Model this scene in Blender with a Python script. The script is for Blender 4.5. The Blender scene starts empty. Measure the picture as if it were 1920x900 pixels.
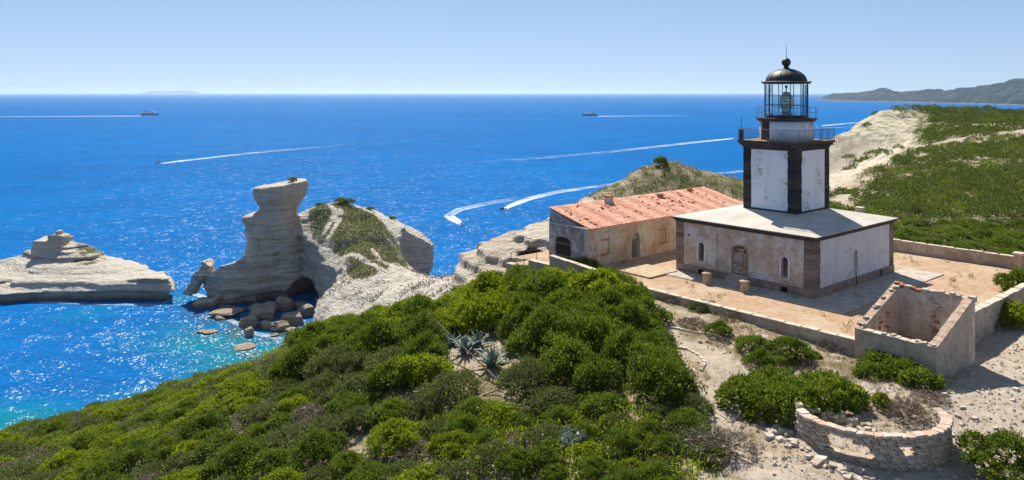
import bpy, bmesh, math, random
import numpy as np
from mathutils import Vector, Matrix
from mathutils.geometry import tessellate_polygon

random.seed(7)
RNG = np.random.default_rng(11)
SC = bpy.context.scene
COL = SC.collection
R = math.radians

# ------------------------------------------------------------------ camera, sky, sun, exposure
FPX, HOR, CU = 1450.0, 174.0, 960.0          # lens in pixels of the 1920-wide frame, horizon row, centre column
cam_d = bpy.data.cameras.new('camera')
cam = bpy.data.objects.new('camera', cam_d); COL.objects.link(cam)
cam.location = (0, 0, 100); cam.rotation_euler = (R(90), 0, 0)
cam_d.sensor_width = 36; cam_d.lens = FPX / 1920 * 36
cam_d.shift_y = -(450 - HOR) / 1920
cam_d.clip_start = 0.5; cam_d.clip_end = 400000
SC.camera = cam

SUN_AZ, SUN_EL = R(-12), R(49)               # azimuth from the view axis (+Y), towards +X
world = bpy.data.worlds.new('World'); SC.world = world; world.use_nodes = True
wn, wl = world.node_tree.nodes, world.node_tree.links
bg = wn['Background']; bg.inputs[1].default_value = 0.10
sky = wn.new('ShaderNodeTexSky'); sky.sky_type = 'NISHITA'; sky.sun_disc = False
sky.sun_elevation = SUN_EL; sky.sun_rotation = SUN_AZ
sky.altitude = 100; sky.air_density = 0.5; sky.dust_density = 0.12; sky.ozone_density = 7.0
tint = wn.new('ShaderNodeMix'); tint.data_type = 'RGBA'; tint.blend_type = 'MULTIPLY'      # one even white-balance for the whole sky
tint.inputs[0].default_value = 1.0; tint.inputs[7].default_value = (1.70, 1.88, 2.16, 1)
gam = wn.new('ShaderNodeGamma'); gam.inputs[1].default_value = 0.45                         # and one even tone curve: the photograph's sky is flat
wl.new(sky.outputs[0], gam.inputs[0]); wl.new(gam.outputs[0], tint.inputs[6]); wl.new(tint.outputs[2], bg.inputs[0])
sun_d = bpy.data.lights.new('sun', 'SUN'); sun_d.energy = 5.0; sun_d.angle = R(0.53); sun_d.color = (1.0, 0.945, 0.85)
sun = bpy.data.objects.new('sun', sun_d); COL.objects.link(sun)
SV = Vector((math.cos(SUN_EL) * math.sin(SUN_AZ), math.cos(SUN_EL) * math.cos(SUN_AZ), math.sin(SUN_EL)))
sun.rotation_euler = SV.to_track_quat('Z', 'Y').to_euler(); sun.location = (0, 0, 200)
SC.view_settings.view_transform = 'Standard'; SC.view_settings.look = 'None'
SC.view_settings.exposure = 0.66; SC.view_settings.gamma = 1.0
SC.render.engine = 'CYCLES'
SC.cycles.use_denoising = True
SC.cycles.max_bounces = 6; SC.cycles.diffuse_bounces = 3; SC.cycles.glossy_bounces = 2
SC.cycles.transparent_max_bounces = 12; SC.cycles.volume_bounces = 0
SC.cycles.sample_clamp_indirect = 4.0

# ------------------------------------------------------------------ helpers: pixels to place, noise, implicit rock
def W(u, v, Y):
    return ((u - CU) / FPX * Y, Y, 100 - (v - HOR) / FPX * Y)
def sea(u, v):
    Y = 100 * FPX / (v - HOR)
    return ((u - CU) / FPX * Y, Y, 0.0)
def proj(x, y, z):
    return CU + FPX * x / y, HOR + FPX * (100 - z) / y

def _hash(ix, iy, iz, seed):
    h = (ix.astype(np.uint32) * np.uint32(374761393) + iy.astype(np.uint32) * np.uint32(668265263)
         + iz.astype(np.uint32) * np.uint32(2147483647 - 61) + np.uint32(seed * 974711 % 4294967295))
    h = (h ^ (h >> np.uint32(13))) * np.uint32(1274126177)
    h = (h ^ (h >> np.uint32(16))) * np.uint32(2246822519)
    return ((h ^ (h >> np.uint32(15))) & np.uint32(0xFFFFFF)).astype(np.float32) / 16777215.0
def vnoise(x, y, z, seed=0):
    x = np.asarray(x, np.float64); y = np.asarray(y, np.float64) + 0 * x; z = np.asarray(z, np.float64) + 0 * x
    fx, fy, fz = np.floor(x), np.floor(y), np.floor(z)
    ix, iy, iz = fx.astype(np.int64), fy.astype(np.int64), fz.astype(np.int64)
    tx, ty, tz = x - fx, y - fy, z - fz
    tx = tx * tx * (3 - 2 * tx); ty = ty * ty * (3 - 2 * ty); tz = tz * tz * (3 - 2 * tz)
    out = 0
    for a in (0, 1):
        wx = tx if a else 1 - tx
        for b in (0, 1):
            wy = ty if b else 1 - ty
            for c in (0, 1):
                wz = tz if c else 1 - tz
                out = out + wx * wy * wz * _hash(ix + a, iy + b, iz + c, seed)
    return out * 2 - 1
def fbm(x, y, z=0.0, octv=4, seed=0, gain=0.5):
    s, a, f, t = 0, 1.0, 1.0, 0
    for o in range(octv):
        s = s + a * vnoise(np.asarray(x) * f, np.asarray(y) * f, np.asarray(z) * f, seed + o * 17); t += a
        a *= gain; f *= 2.03
    return s / t
class RBF:
    def __init__(self, pts, c=6.0):
        p = np.array(pts, float); self.p = p[:, :2]; self.c = c
        n = len(p)
        A = self._k(self.p[:, None, 0] - self.p[None, :, 0], self.p[:, None, 1] - self.p[None, :, 1])
        M = np.zeros((n + 3, n + 3)); M[:n, :n] = A + 1e-6 * np.eye(n)
        M[:n, n] = 1; M[:n, n + 1:] = self.p; M[n, :n] = 1; M[n + 1:, :n] = self.p.T
        self.w = np.linalg.solve(M, np.concatenate([p[:, 2], [0, 0, 0]]))
    def _k(self, dx, dy): return -np.sqrt(dx * dx + dy * dy + self.c ** 2)
    def __call__(self, x, y):
        x = np.asarray(x, float); y = np.asarray(y, float)
        s = self.w[-3] + self.w[-2] * x + self.w[-1] * y
        for i, (px, py) in enumerate(self.p):
            s = s + self.w[i] * self._k(x - px, y - py)
        return s
def poly_sd(x, y, poly):                      # signed distance, positive inside
    P = np.array(poly, float); d = np.full(np.shape(x), 1e9); ins = np.zeros(np.shape(x), bool)
    for i in range(len(P)):
        a, b = P[i], P[(i + 1) % len(P)]
        e = b - a; wx, wy = x - a[0], y - a[1]
        t = np.clip((wx * e[0] + wy * e[1]) / max(e @ e, 1e-9), 0, 1)
        d = np.minimum(d, (wx - t * e[0]) ** 2 + (wy - t * e[1]) ** 2)
        c = (a[1] > y) != (b[1] > y)
        with np.errstate(divide='ignore', invalid='ignore'):
            xi = a[0] + (y - a[1]) * e[0] / (e[1] if e[1] != 0 else 1e-9)
        ins ^= c & (x < xi)
    return np.where(ins, 1, -1) * np.sqrt(d)
def polyline_d(x, y, pts):
    d = np.full(np.shape(x), 1e9)
    for a, b in zip(pts[:-1], pts[1:]):
        a = np.array(a, float); b = np.array(b, float); e = b - a
        t = np.clip(((x - a[0]) * e[0] + (y - a[1]) * e[1]) / max(e @ e, 1e-9), 0, 1)
        d = np.minimum(d, np.hypot(x - a[0] - t * e[0], y - a[1] - t * e[1]))
    return d
def surface_nets(F, origin, h):
    ins = F > 0
    n = [s - 1 for s in F.shape]
    cnt = np.zeros(n, np.int8)
    sl = lambda a, N: slice(a, a + N)
    for a in (0, 1):
        for b in (0, 1):
            for c in (0, 1):
                cnt += ins[sl(a, n[0]), sl(b, n[1]), sl(c, n[2])]
    act = (cnt > 0) & (cnt < 8)
    I = np.argwhere(act); idx = -np.ones(n, np.int64); idx[act] = np.arange(len(I))
    pos = np.zeros((len(I), 3)); num = np.zeros(len(I))
    offs = [(a, b, c) for a in (0, 1) for b in (0, 1) for c in (0, 1)]
    for p in offs:
        for ax in range(3):
            if p[ax]: continue
            q = list(p); q[ax] = 1
            A = F[I[:, 0] + p[0], I[:, 1] + p[1], I[:, 2] + p[2]]; B = F[I[:, 0] + q[0], I[:, 1] + q[1], I[:, 2] + q[2]]
            m = (A > 0) != (B > 0)
            t = np.where(m, A / np.where(m, A - B, 1), 0)
            e = np.array(p, float)[None] + np.eye(3)[ax][None] * t[:, None]
            pos += e * m[:, None]; num += m
    V = (I + pos / num[:, None]) * h + np.array(origin)
    faces = []
    for ax in range(3):
        o1, o2 = [(1, 2), (2, 0), (0, 1)][ax]
        A = np.take(ins, range(F.shape[ax] - 1), ax); B = np.take(ins, range(1, F.shape[ax]), ax)
        E = np.argwhere(A != B)
        ok = (E[:, o1] > 0) & (E[:, o2] > 0) & (E[:, o1] < n[o1]) & (E[:, o2] < n[o2])
        E = E[ok]
        sgn = A[E[:, 0], E[:, 1], E[:, 2]]
        q = []
        for d1, d2 in ((-1, -1), (0, -1), (0, 0), (-1, 0)):
            c = E.copy(); c[:, o1] += d1; c[:, o2] += d2
            q.append(idx[c[:, 0], c[:, 1], c[:, 2]])
        q = np.stack(q, 1); q[~sgn] = q[~sgn][:, ::-1]
        faces.append(q)
    return V, np.concatenate(faces)

# ------------------------------------------------------------------ helpers: meshes and tags
def tag(o, label=None, cat=None, group=None, kind=None):
    if label: o['label'] = label
    if cat: o['category'] = cat
    if group: o['group'] = group
    if kind: o['kind'] = kind
    return o
def link(name, me, parent=None):
    o = bpy.data.objects.new(name, me); COL.objects.link(o)
    if parent is not None: o.parent = parent
    return o
def empty(name, loc=(0, 0, 0), rz=0.0, parent=None):
    o = bpy.data.objects.new(name, None); COL.objects.link(o); o.empty_display_size = 0.3
    o.location = loc; o.rotation_euler = (0, 0, rz)
    if parent is not None: o.parent = parent
    return o
def np_mesh(name, V, F, mat=None, smooth=False, attrs=None):
    V = np.asarray(V, np.float32); F = np.asarray(F, np.int32); k = F.shape[1]
    me = bpy.data.meshes.new(name)
    me.vertices.add(len(V)); me.vertices.foreach_set('co', V.ravel())
    me.loops.add(F.size); me.loops.foreach_set('vertex_index', F.ravel())
    me.polygons.add(len(F)); me.polygons.foreach_set('loop_start', np.arange(0, F.size, k, dtype=np.int32))
    me.update(calc_edges=True)
    me.polygons.foreach_set('use_smooth', np.full(len(F), smooth))
    for an, arr in (attrs or {}).items():
        a = me.attributes.new(an, 'FLOAT_COLOR', 'POINT')
        arr = np.asarray(arr, np.float32)
        if arr.shape[1] == 3: arr = np.concatenate([arr, np.ones((len(arr), 1), np.float32)], 1)
        a.data.foreach_set('color', arr.ravel())
    if mat: me.materials.append(mat)
    me.update()
    return me
def copy_tree(o, parent=None):
    c = o.copy(); COL.objects.link(c); c.parent = parent
    for ch in o.children: copy_tree(ch, c)
    return c

class MB:
    def __init__(self): self.v = []; self.f = []
    def add(self, vs, fs):
        k = len(self.v); self.v += [tuple(p) for p in vs]; self.f += [tuple(i + k for i in f) for f in fs]; return self
    def box(self, x0, x1, y0, y1, z0, z1):
        vs = [(x, y, z) for z in (z0, z1) for (x, y) in ((x0, y0), (x1, y0), (x1, y1), (x0, y1))]
        return self.add(vs, [(3, 2, 1, 0), (4, 5, 6, 7), (0, 1, 5, 4), (1, 2, 6, 5), (2, 3, 7, 6), (3, 0, 4, 7)])
    def prism(self, poly, z0, z1, top=None):
        n = len(poly); top = top or poly
        z0f = z0 if callable(z0) else (lambda x, y: z0); z1f = z1 if callable(z1) else (lambda x, y: z1)
        vs = [(x, y, z0f(x, y)) for x, y in poly] + [(x, y, z1f(x, y)) for x, y in top]
        fs = [tuple(range(n - 1, -1, -1)), tuple(range(n, 2 * n))] + [(i, (i + 1) % n, n + (i + 1) % n, n + i) for i in range(n)]
        return self.add(vs, fs)
    def loft(self, rings, caps=True):
        n = len(rings[0]); vs = [p for r in rings for p in r]; fs = []
        for k in range(len(rings) - 1):
            for i in range(n):
                j = (i + 1) % n
                fs.append((k * n + i, k * n + j, (k + 1) * n + j, (k + 1) * n + i))
        if caps: fs.append(tuple(range(n - 1, -1, -1))); fs.append(tuple((len(rings) - 1) * n + i for i in range(n)))
        return self.add(vs, fs)
    def tube(self, pts, r, n=6):
        pts = [Vector(p) for p in pts]; rs = r if isinstance(r, (list, tuple)) else [r] * len(pts); rings = []
        for i, p in enumerate(pts):
            d = (pts[min(i + 1, len(pts) - 1)] - pts[max(i - 1, 0)]).normalized()
            a = d.cross(Vector((0, 0, 1)) if abs(d.z) < .9 else Vector((1, 0, 0))).normalized(); b = d.cross(a).normalized()
            rings.append([p + (a * math.cos(t) + b * math.sin(t)) * rs[i] for t in [2 * math.pi * j / n for j in range(n)]])
        return self.loft(rings)
    def lathe(self, prof, n=24, c=(0, 0), closed=True):
        rings = [[(c[0] + r * math.cos(2 * math.pi * j / n), c[1] + r * math.sin(2 * math.pi * j / n), z) for j in range(n)] for r, z in prof]
        return self.loft(rings, closed)
    def mesh(self, name, mat, smooth=False):
        me = bpy.data.meshes.new(name); me.from_pydata(self.v, [], self.f); me.materials.append(mat)
        if smooth: me.polygons.foreach_set('use_smooth', [True] * len(me.polygons))
        me.update(); return me
    def build(self, name, mat, parent=None, smooth=False, bevel=0.0):
        o = link(name, self.mesh(name, mat, smooth), parent)
        if bevel:
            bm = bmesh.new(); bm.from_mesh(o.data); bmesh.ops.recalc_face_normals(bm, faces=bm.faces)
            bmesh.ops.bevel(bm, geom=list(bm.edges), offset=bevel, segments=1, affect='EDGES', clamp_overlap=True)
            bm.to_mesh(o.data); bm.free()
        return o

# ------------------------------------------------------------------ helpers: materials
class NT:
    def __init__(self, name):
        self.m = bpy.data.materials.new(name); self.m.use_nodes = True
        self.t = self.m.node_tree; self.n = self.t.nodes; self.l = self.t.links
        self.p = self.n['Principled BSDF']; self.out = self.n['Material Output']
        self.co = self.n.new('ShaderNodeTexCoord')
    def new(self, typ, **kw):
        x = self.n.new(typ)
        for k, v in kw.items(): setattr(x, k, v)
        return x
    def set(self, sock, val):
        if hasattr(val, 'is_output') or isinstance(val, bpy.types.NodeSocket): self.l.new(val, sock)
        else:
            if isinstance(val, (tuple, list)) and len(val) == 3 and sock.type == 'RGBA': val = (*val, 1)
            sock.default_value = val
    def mapping(self, scale=(1, 1, 1), space='Object', rot=(0, 0, 0)):
        mp = self.new('ShaderNodeMapping'); self.l.new(self.co.outputs[space] if space != 'World' else self.geo('Position'), mp.inputs[0])
        mp.inputs['Scale'].default_value = scale; mp.inputs['Rotation'].default_value = rot
        return mp.outputs[0]
    def geo(self, s):
        if not hasattr(self, '_g'): self._g = self.new('ShaderNodeNewGeometry')
        return self._g.outputs[s]
    def noise(self, scale, detail=4, rough=0.55, vec=None, dist=0.0):
        x = self.new('ShaderNodeTexNoise'); x.inputs['Scale'].default_value = scale; x.inputs['Detail'].default_value = detail
        x.inputs['Roughness'].default_value = rough; x.inputs['Distortion'].default_value = dist
        self.l.new(vec if vec is not None else self.co.outputs['Object'], x.inputs['Vector']); return x.outputs[0]
    def voro(self, scale, vec=None, feature='F1', out='Distance'):
        x = self.new('ShaderNodeTexVoronoi'); x.feature = feature; x.inputs['Scale'].default_value = scale
        self.l.new(vec if vec is not None else self.co.outputs['Object'], x.inputs['Vector']); return x.outputs[out]
    def ramp(self, fac, stops, interp='LINEAR'):
        x = self.new('ShaderNodeValToRGB'); cr = x.color_ramp; cr.interpolation = interp
        while len(cr.elements) < len(stops): cr.elements.new(0.5)
        for e, (p, c) in zip(cr.elements, stops):
            e.position = p; e.color = (c, c, c, 1) if isinstance(c, (int, float)) else (*c, 1)
        self.l.new(fac, x.inputs[0]); return x.outputs[0]
    def mix(self, fac, a, b, blend='MIX'):
        x = self.new('ShaderNodeMix', data_type='RGBA', blend_type=blend); x.clamp_result = False
        self.set(x.inputs[0], fac); self.set(x.inputs[6], a); self.set(x.inputs[7], b); return x.outputs[2]
    def math(self, op, a, b=0.0, clamp=False):
        x = self.new('ShaderNodeMath', operation=op); x.use_clamp = clamp
        self.set(x.inputs[0], a); self.set(x.inputs[1], b); return x.outputs[0]
    def attr(self, name, out='Color'):
        x = self.new('ShaderNodeAttribute'); x.attribute_name = name; return x.outputs[out]
    def sep(self, c):
        x = self.new('ShaderNodeSeparateColor'); self.l.new(c, x.inputs[0]); return x.outputs
    def sepxyz(self, c):
        x = self.new('ShaderNodeSeparateXYZ'); self.l.new(c, x.inputs[0]); return x.outputs
    def bump(self, h, strength=0.4, dist=0.1, prev=None):
        x = self.new('ShaderNodeBump'); x.inputs['Strength'].default_value = strength; x.inputs['Distance'].default_value = dist
        self.l.new(h, x.inputs['Height'])
        if prev is not None: self.l.new(prev, x.inputs['Normal'])
        return x.outputs[0]
    def done(self, color, rough=0.85, normal=None, spec=0.25, metal=0.0):
        self.set(self.p.inputs['Base Color'], color); self.set(self.p.inputs['Roughness'], rough)
        self.p.inputs['Specular IOR Level'].default_value = spec; self.p.inputs['Metallic'].default_value = metal
        if normal is not None: self.l.new(normal, self.p.inputs['Normal'])
        return self.m
MAT = {}
def simple(name, c, var=0.25, scale=3.0, rough=0.85, bump=0.2, spec=0.25, metal=0.0, dist=0.05):
    t = NT(name); n = t.noise(scale, 5, 0.6)
    f = t.ramp(n, [(0.3, 1 - var), (0.7, 1 + var * 0.5)])
    col = t.mix(1.0, c, f, 'MULTIPLY')
    return t.done(col, rough, t.bump(t.noise(scale * 4, 4), bump, dist) if bump else None, spec, metal)
# ------------------------------------------------------------------ materials of the setting
def m_sea():
    t = NT('sea_water')
    at = t.sep(t.attr('water'))                      # R shallow over sand, G dark weed bed
    n1 = t.noise(0.012, 4, 0.55); n2 = t.noise(0.0016, 3, 0.5)
    deep = t.mix(t.ramp(n2, [(0.35, 0.0), (0.65, 1.0)]), (0.002, 0.108, 0.330), (0.003, 0.128, 0.375))
    deep = t.mix(t.ramp(n1, [(0.40, 0.0), (0.65, 0.45)]), deep, (0.002, 0.080, 0.265))
    sh = t.math('ADD', at[0], t.math('MULTIPLY', t.math('SUBTRACT', n1, 0.5), 0.5))
    shm = t.ramp(sh, [(0.18, 0.0), (0.85, 1.0)])
    col = t.mix(shm, deep, (0.003, 0.165, 0.235))
    wd = t.math('MULTIPLY', at[1], t.ramp(t.noise(0.09, 4, 0.6), [(0.40, 0.0), (0.56, 1.0)]))
    col = t.mix(wd, col, (0.035, 0.075, 0.10))
    # wave facets: random slopes at three sizes, so the sun glitters where the slopes allow it
    def facets(sc, k, stretch):
        c = t.voro(sc, t.mapping((1.0, stretch, 1.0)), 'F1', 'Color'); v = t.new('ShaderNodeVectorMath', operation='SUBTRACT')
        t.l.new(c, v.inputs[0]); v.inputs[1].default_value = (.5, .5, .5)
        m = t.new('ShaderNodeVectorMath', operation='MULTIPLY'); t.l.new(v.outputs[0], m.inputs[0]); m.inputs[1].default_value = (k, k, 0); return m.outputs[0]
    def vadd(a, b):
        v = t.new('ShaderNodeVectorMath', operation='ADD'); t.l.new(a, v.inputs[0])
        if isinstance(b, tuple): v.inputs[1].default_value = b
        else: t.l.new(b, v.inputs[1])
        return v.outputs[0]
    sl = vadd(vadd(facets(1.5, 0.42, 0.8), facets(0.20, 0.22, 0.8)), facets(3.6, 0.26, 1.0))
    nv = t.new('ShaderNodeVectorMath', operation='NORMALIZE'); t.l.new(vadd(sl, (0, 0, 1)), nv.inputs[0])
    sw = t.bump(t.math('ADD', t.noise(0.05, 3, 0.55, t.mapping((0.6, 1.3, 1))), t.math('MULTIPLY', t.noise(0.4, 3, 0.6), 0.35)), 0.9, 3.0)
    t.n.remove(t.p)
    df = t.new('ShaderNodeBsdfDiffuse'); t.set(df.inputs[0], col); t.l.new(sw, df.inputs['Normal'])
    gl = t.new('ShaderNodeBsdfGlossy'); gl.inputs['Roughness'].default_value = 0.24; t.l.new(nv.outputs[0], gl.inputs['Normal'])
    mx = t.new('ShaderNodeMixShader'); mx.inputs[0].default_value = 0.019
    t.l.new(df.outputs[0], mx.inputs[1]); t.l.new(gl.outputs[0], mx.inputs[2]); t.l.new(mx.outputs[0], t.out.inputs[0])
    return t.m
def m_terrain():
    t = NT('headland_ground')
    P = t.geo('Position')
    s = t.sep(t.attr('surf'))                        # R pale gravel and paths, G green cover, B bare limestone
    nf = t.noise(1.3, 6, 0.65, P); nm = t.noise(0.25, 5, 0.6, P); ns = t.noise(7.0, 4, 0.7, P)
    earth = t.ramp(nf, [(0.30, (0.20, 0.150, 0.095)), (0.50, (0.34, 0.265, 0.18)), (0.68, (0.50, 0.43, 0.33))])
    earth = t.mix(t.ramp(nm, [(0.45, 0.0), (0.62, 0.8)]), earth, (0.145, 0.120, 0.062))
    peb = t.ramp(t.voro(5.0, P), [(0.05, 1.0), (0.42, 0.78)])
    gravel = t.mix(1.0, t.ramp(nf, [(0.28, (0.34, 0.27, 0.195)), (0.5, (0.47, 0.39, 0.30)), (0.7, (0.55, 0.475, 0.385))]), peb, 'MULTIPLY')
    grass = t.ramp(nf, [(0.30, (0.030, 0.046, 0.010)), (0.5, (0.075, 0.095, 0.024)), (0.68, (0.20, 0.18, 0.075))])
    px = t.noise(0.35, 6, 0.65, t.mapping((1, 1, 3.0), 'World'))
    rock = t.ramp(px, [(0.30, (0.24, 0.20, 0.14)), (0.45, (0.42, 0.36, 0.275)), (0.66, (0.53, 0.475, 0.39))])
    edge = t.math('MULTIPLY', t.math('SUBTRACT', nm, 0.5), 0.9)
    mk = lambda a: t.ramp(t.math('ADD', a, edge), [(0.36, 0.0), (0.58, 1.0)])
    c = t.mix(mk(s[1]), earth, grass); c = t.mix(mk(s[2]), c, rock); c = t.mix(mk(s[0]), c, gravel)
    h = t.math('ADD', nf, t.math('MULTIPLY', ns, 0.35))
    return t.done(c, 0.95, t.bump(h, 0.7, 0.16), 0.1)
def m_cliff(name='limestone', green=True):
    t = NT(name); P = t.geo('Position')
    st = t.noise(1.0, 5, 0.62, t.mapping((0.035, 0.035, 0.62), 'World'), 0.35)
    st2 = t.noise(1.0, 4, 0.6, t.mapping((0.10, 0.10, 1.9), 'World'), 0.2)
    n = t.noise(0.22, 6, 0.62, P)
    base = t.ramp(st, [(0.26, (0.46, 0.375, 0.28)), (0.45, (0.60, 0.51, 0.395)), (0.60, (0.68, 0.60, 0.485)), (0.78, (0.73, 0.665, 0.56))])
    base = t.mix(t.ramp(st2, [(0.56, 0.0), (0.66, 0.65)]), base, (0.24, 0.19, 0.14))
    stain = t.noise(1.0, 4, 0.6, t.mapping((0.20, 0.20, 0.03), 'World'))
    base = t.mix(t.ramp(stain, [(0.55, 0.0), (0.72, 0.45)]), base, (0.38, 0.24, 0.155))
    col = t.mix(t.ramp(n, [(0.35, 0.25), (0.52, 0.0)]), base, (0.30, 0.245, 0.185))
    if not green: col = t.mix(1.0, col, (0.70, 0.66, 0.60), 'MULTIPLY')
    if green:
        s = t.sep(t.attr('surf'))
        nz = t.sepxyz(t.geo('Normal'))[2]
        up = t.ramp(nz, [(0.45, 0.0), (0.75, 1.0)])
        gm = t.math('ADD', s[1], t.math('MULTIPLY', t.math('SUBTRACT', n, 0.5), 1.3))
        gmask = t.math('MULTIPLY', t.ramp(gm, [(0.42, 0.0), (0.60, 1.0)]), up)
        fine = t.noise(0.9, 4, 0.6, P)
        green_c = t.ramp(fine, [(0.30, (0.060, 0.066, 0.022)), (0.52, (0.155, 0.150, 0.065)), (0.70, (0.36, 0.32, 0.20))])
        col = t.mix(gmask, col, green_c)
        gray = t.math('MULTIPLY', t.math('MULTIPLY', s[0], up), t.ramp(fine, [(0.50, 0.0), (0.64, 0.6)]))
        col = t.mix(gray, col, (0.24, 0.21, 0.15))
        col = t.mix(t.math('MULTIPLY', t.math('MULTIPLY', up, s[2]), t.math('SUBTRACT', 1.0, gmask)), col, t.ramp(fine, [(0.3, (0.42, 0.37, 0.29)), (0.5, (0.62, 0.57, 0.48)), (0.7, (0.70, 0.66, 0.58))]))  # trampled white limestone, lightened on upward faces so the slope looks more sunlit
        zz = t.math('MULTIPLY', t.math('ADD', t.sepxyz(P)[2], t.math('MULTIPLY', n, 2.0)), 0.28)
        wet = t.ramp(zz, [(0.35, 1.0), (1.0, 0.0)])
        col = t.mix(t.math('MULTIPLY', wet, 0.85), col, (0.075, 0.060, 0.045))
    crk = t.ramp(t.voro(0.16, t.mapping((1, 1, 1.7), 'World'), 'DISTANCE_TO_EDGE'), [(0.0, 0.0), (0.06, 1.0)])
    ck = t.math('MULTIPLY', t.math('SUBTRACT', 1.0, crk), t.ramp(n, [(0.52, 0.0), (0.68, 0.35)])); col = t.mix(ck, col, (0.26, 0.21, 0.155))
    pit = t.ramp(t.noise(1.4, 4, 0.7, P), [(0.34, 0.80), (0.50, 1.0)]); col = t.mix(1.0, col, pit, 'MULTIPLY')
    h = t.math('ADD', t.math('MULTIPLY', st, 1.2), t.math('ADD', t.math('MULTIPLY', st2, 0.7), t.math('ADD', t.noise(0.6, 6, 0.72, P), t.math('MULTIPLY', crk, 0.12))))
    return t.done(col, 0.95, t.bump(h, 1.0, 1.7), 0.1)
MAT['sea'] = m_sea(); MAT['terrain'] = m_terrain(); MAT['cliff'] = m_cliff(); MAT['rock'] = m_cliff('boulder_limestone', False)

# ------------------------------------------------------------------ sea
def spaced(lo, hi, c0, c1, step, grow):
    a = list(np.arange(c0, c1 + 1e-6, step)); s = step
    while a[-1] < hi: s *= grow; a.append(min(a[-1] + s, hi))
    s = step; b = [a[0]]
    while b[-1] > lo: s *= grow; b.append(max(b[-1] - s, lo))
    return np.array(b[::-1][:-1] + a)
xs = spaced(-160000, 160000, -260, 0, 3, 1.35); ys = spaced(-3000, 170000, 190, 440, 3, 1.3)
GX, GY = np.meshgrid(xs, ys, indexing='ij')
def grid_faces(nx, ny):
    i, j = np.meshgrid(np.arange(nx - 1), np.arange(ny - 1), indexing='ij')
    a = (i * ny + j).ravel(); return np.stack([a, a + ny, a + ny + 1, a + 1], 1)
sh = np.zeros(GX.shape); wd = np.zeros(GX.shape)
for (u, v, r, k) in ((500, 672, 34, 1.0), (420, 640, 30, .75), (545, 690, 26, 1.0), (330, 620, 26, .45), (0, 800, 26, .95), (60, 840, 30, .9), (250, 640, 22, .35),
                     (470, 600, 26, .55), (330, 560, 20, .5), (820, 510, 16, .35), (400, 575, 16, .4), (150, 590, 24, .4), (300, 760, 30, .5)):
    p = sea(u, v); sh = np.maximum(sh, k * np.exp(-(((GX - p[0]) / r) ** 2 + ((GY - p[1]) / (r * .8)) ** 2)))
for (u, v, r) in ((470, 610, 22), (520, 650, 20), (430, 590, 18), (540, 625, 16), (390, 575, 12)):
    p = sea(u, v); wd = np.maximum(wd, np.exp(-(((GX - p[0]) / r) ** 2 + ((GY - p[1]) / r) ** 2)))
A = np.stack([sh.ravel(), wd.ravel(), 0 * sh.ravel()], 1)
me = np_mesh('sea', np.stack([GX.ravel(), GY.ravel(), 0 * GX.ravel()], 1), grid_faces(*GX.shape), MAT['sea'], True, {'water': A})
tag(link('sea', me), 'deep blue sea with sun glitter and turquoise shallows', kind='structure')

# ------------------------------------------------------------------ the yard frame: local x along the right-hand wall, y along the left-hand wall
CX, CY, CZ, PHI = 24.24, 62.0, 83.4, R(40.5)
cP, sP = math.cos(PHI), math.sin(PHI)
def S2W(x, y, z=0.0): return (CX + cP * x - sP * y, CY + sP * x + cP * y, CZ + z)
def W2S(X, Y): dx, dy = X - CX, Y - CY; return cP * dx + sP * dy, -sP * dx + cP * dy
YARD = [(-7.6, -7.2), (-7.6, 28), (24.5, 28), (24.5, -10.5), (-2.4, -10.5), (-2.4, -7.2)]

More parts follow.
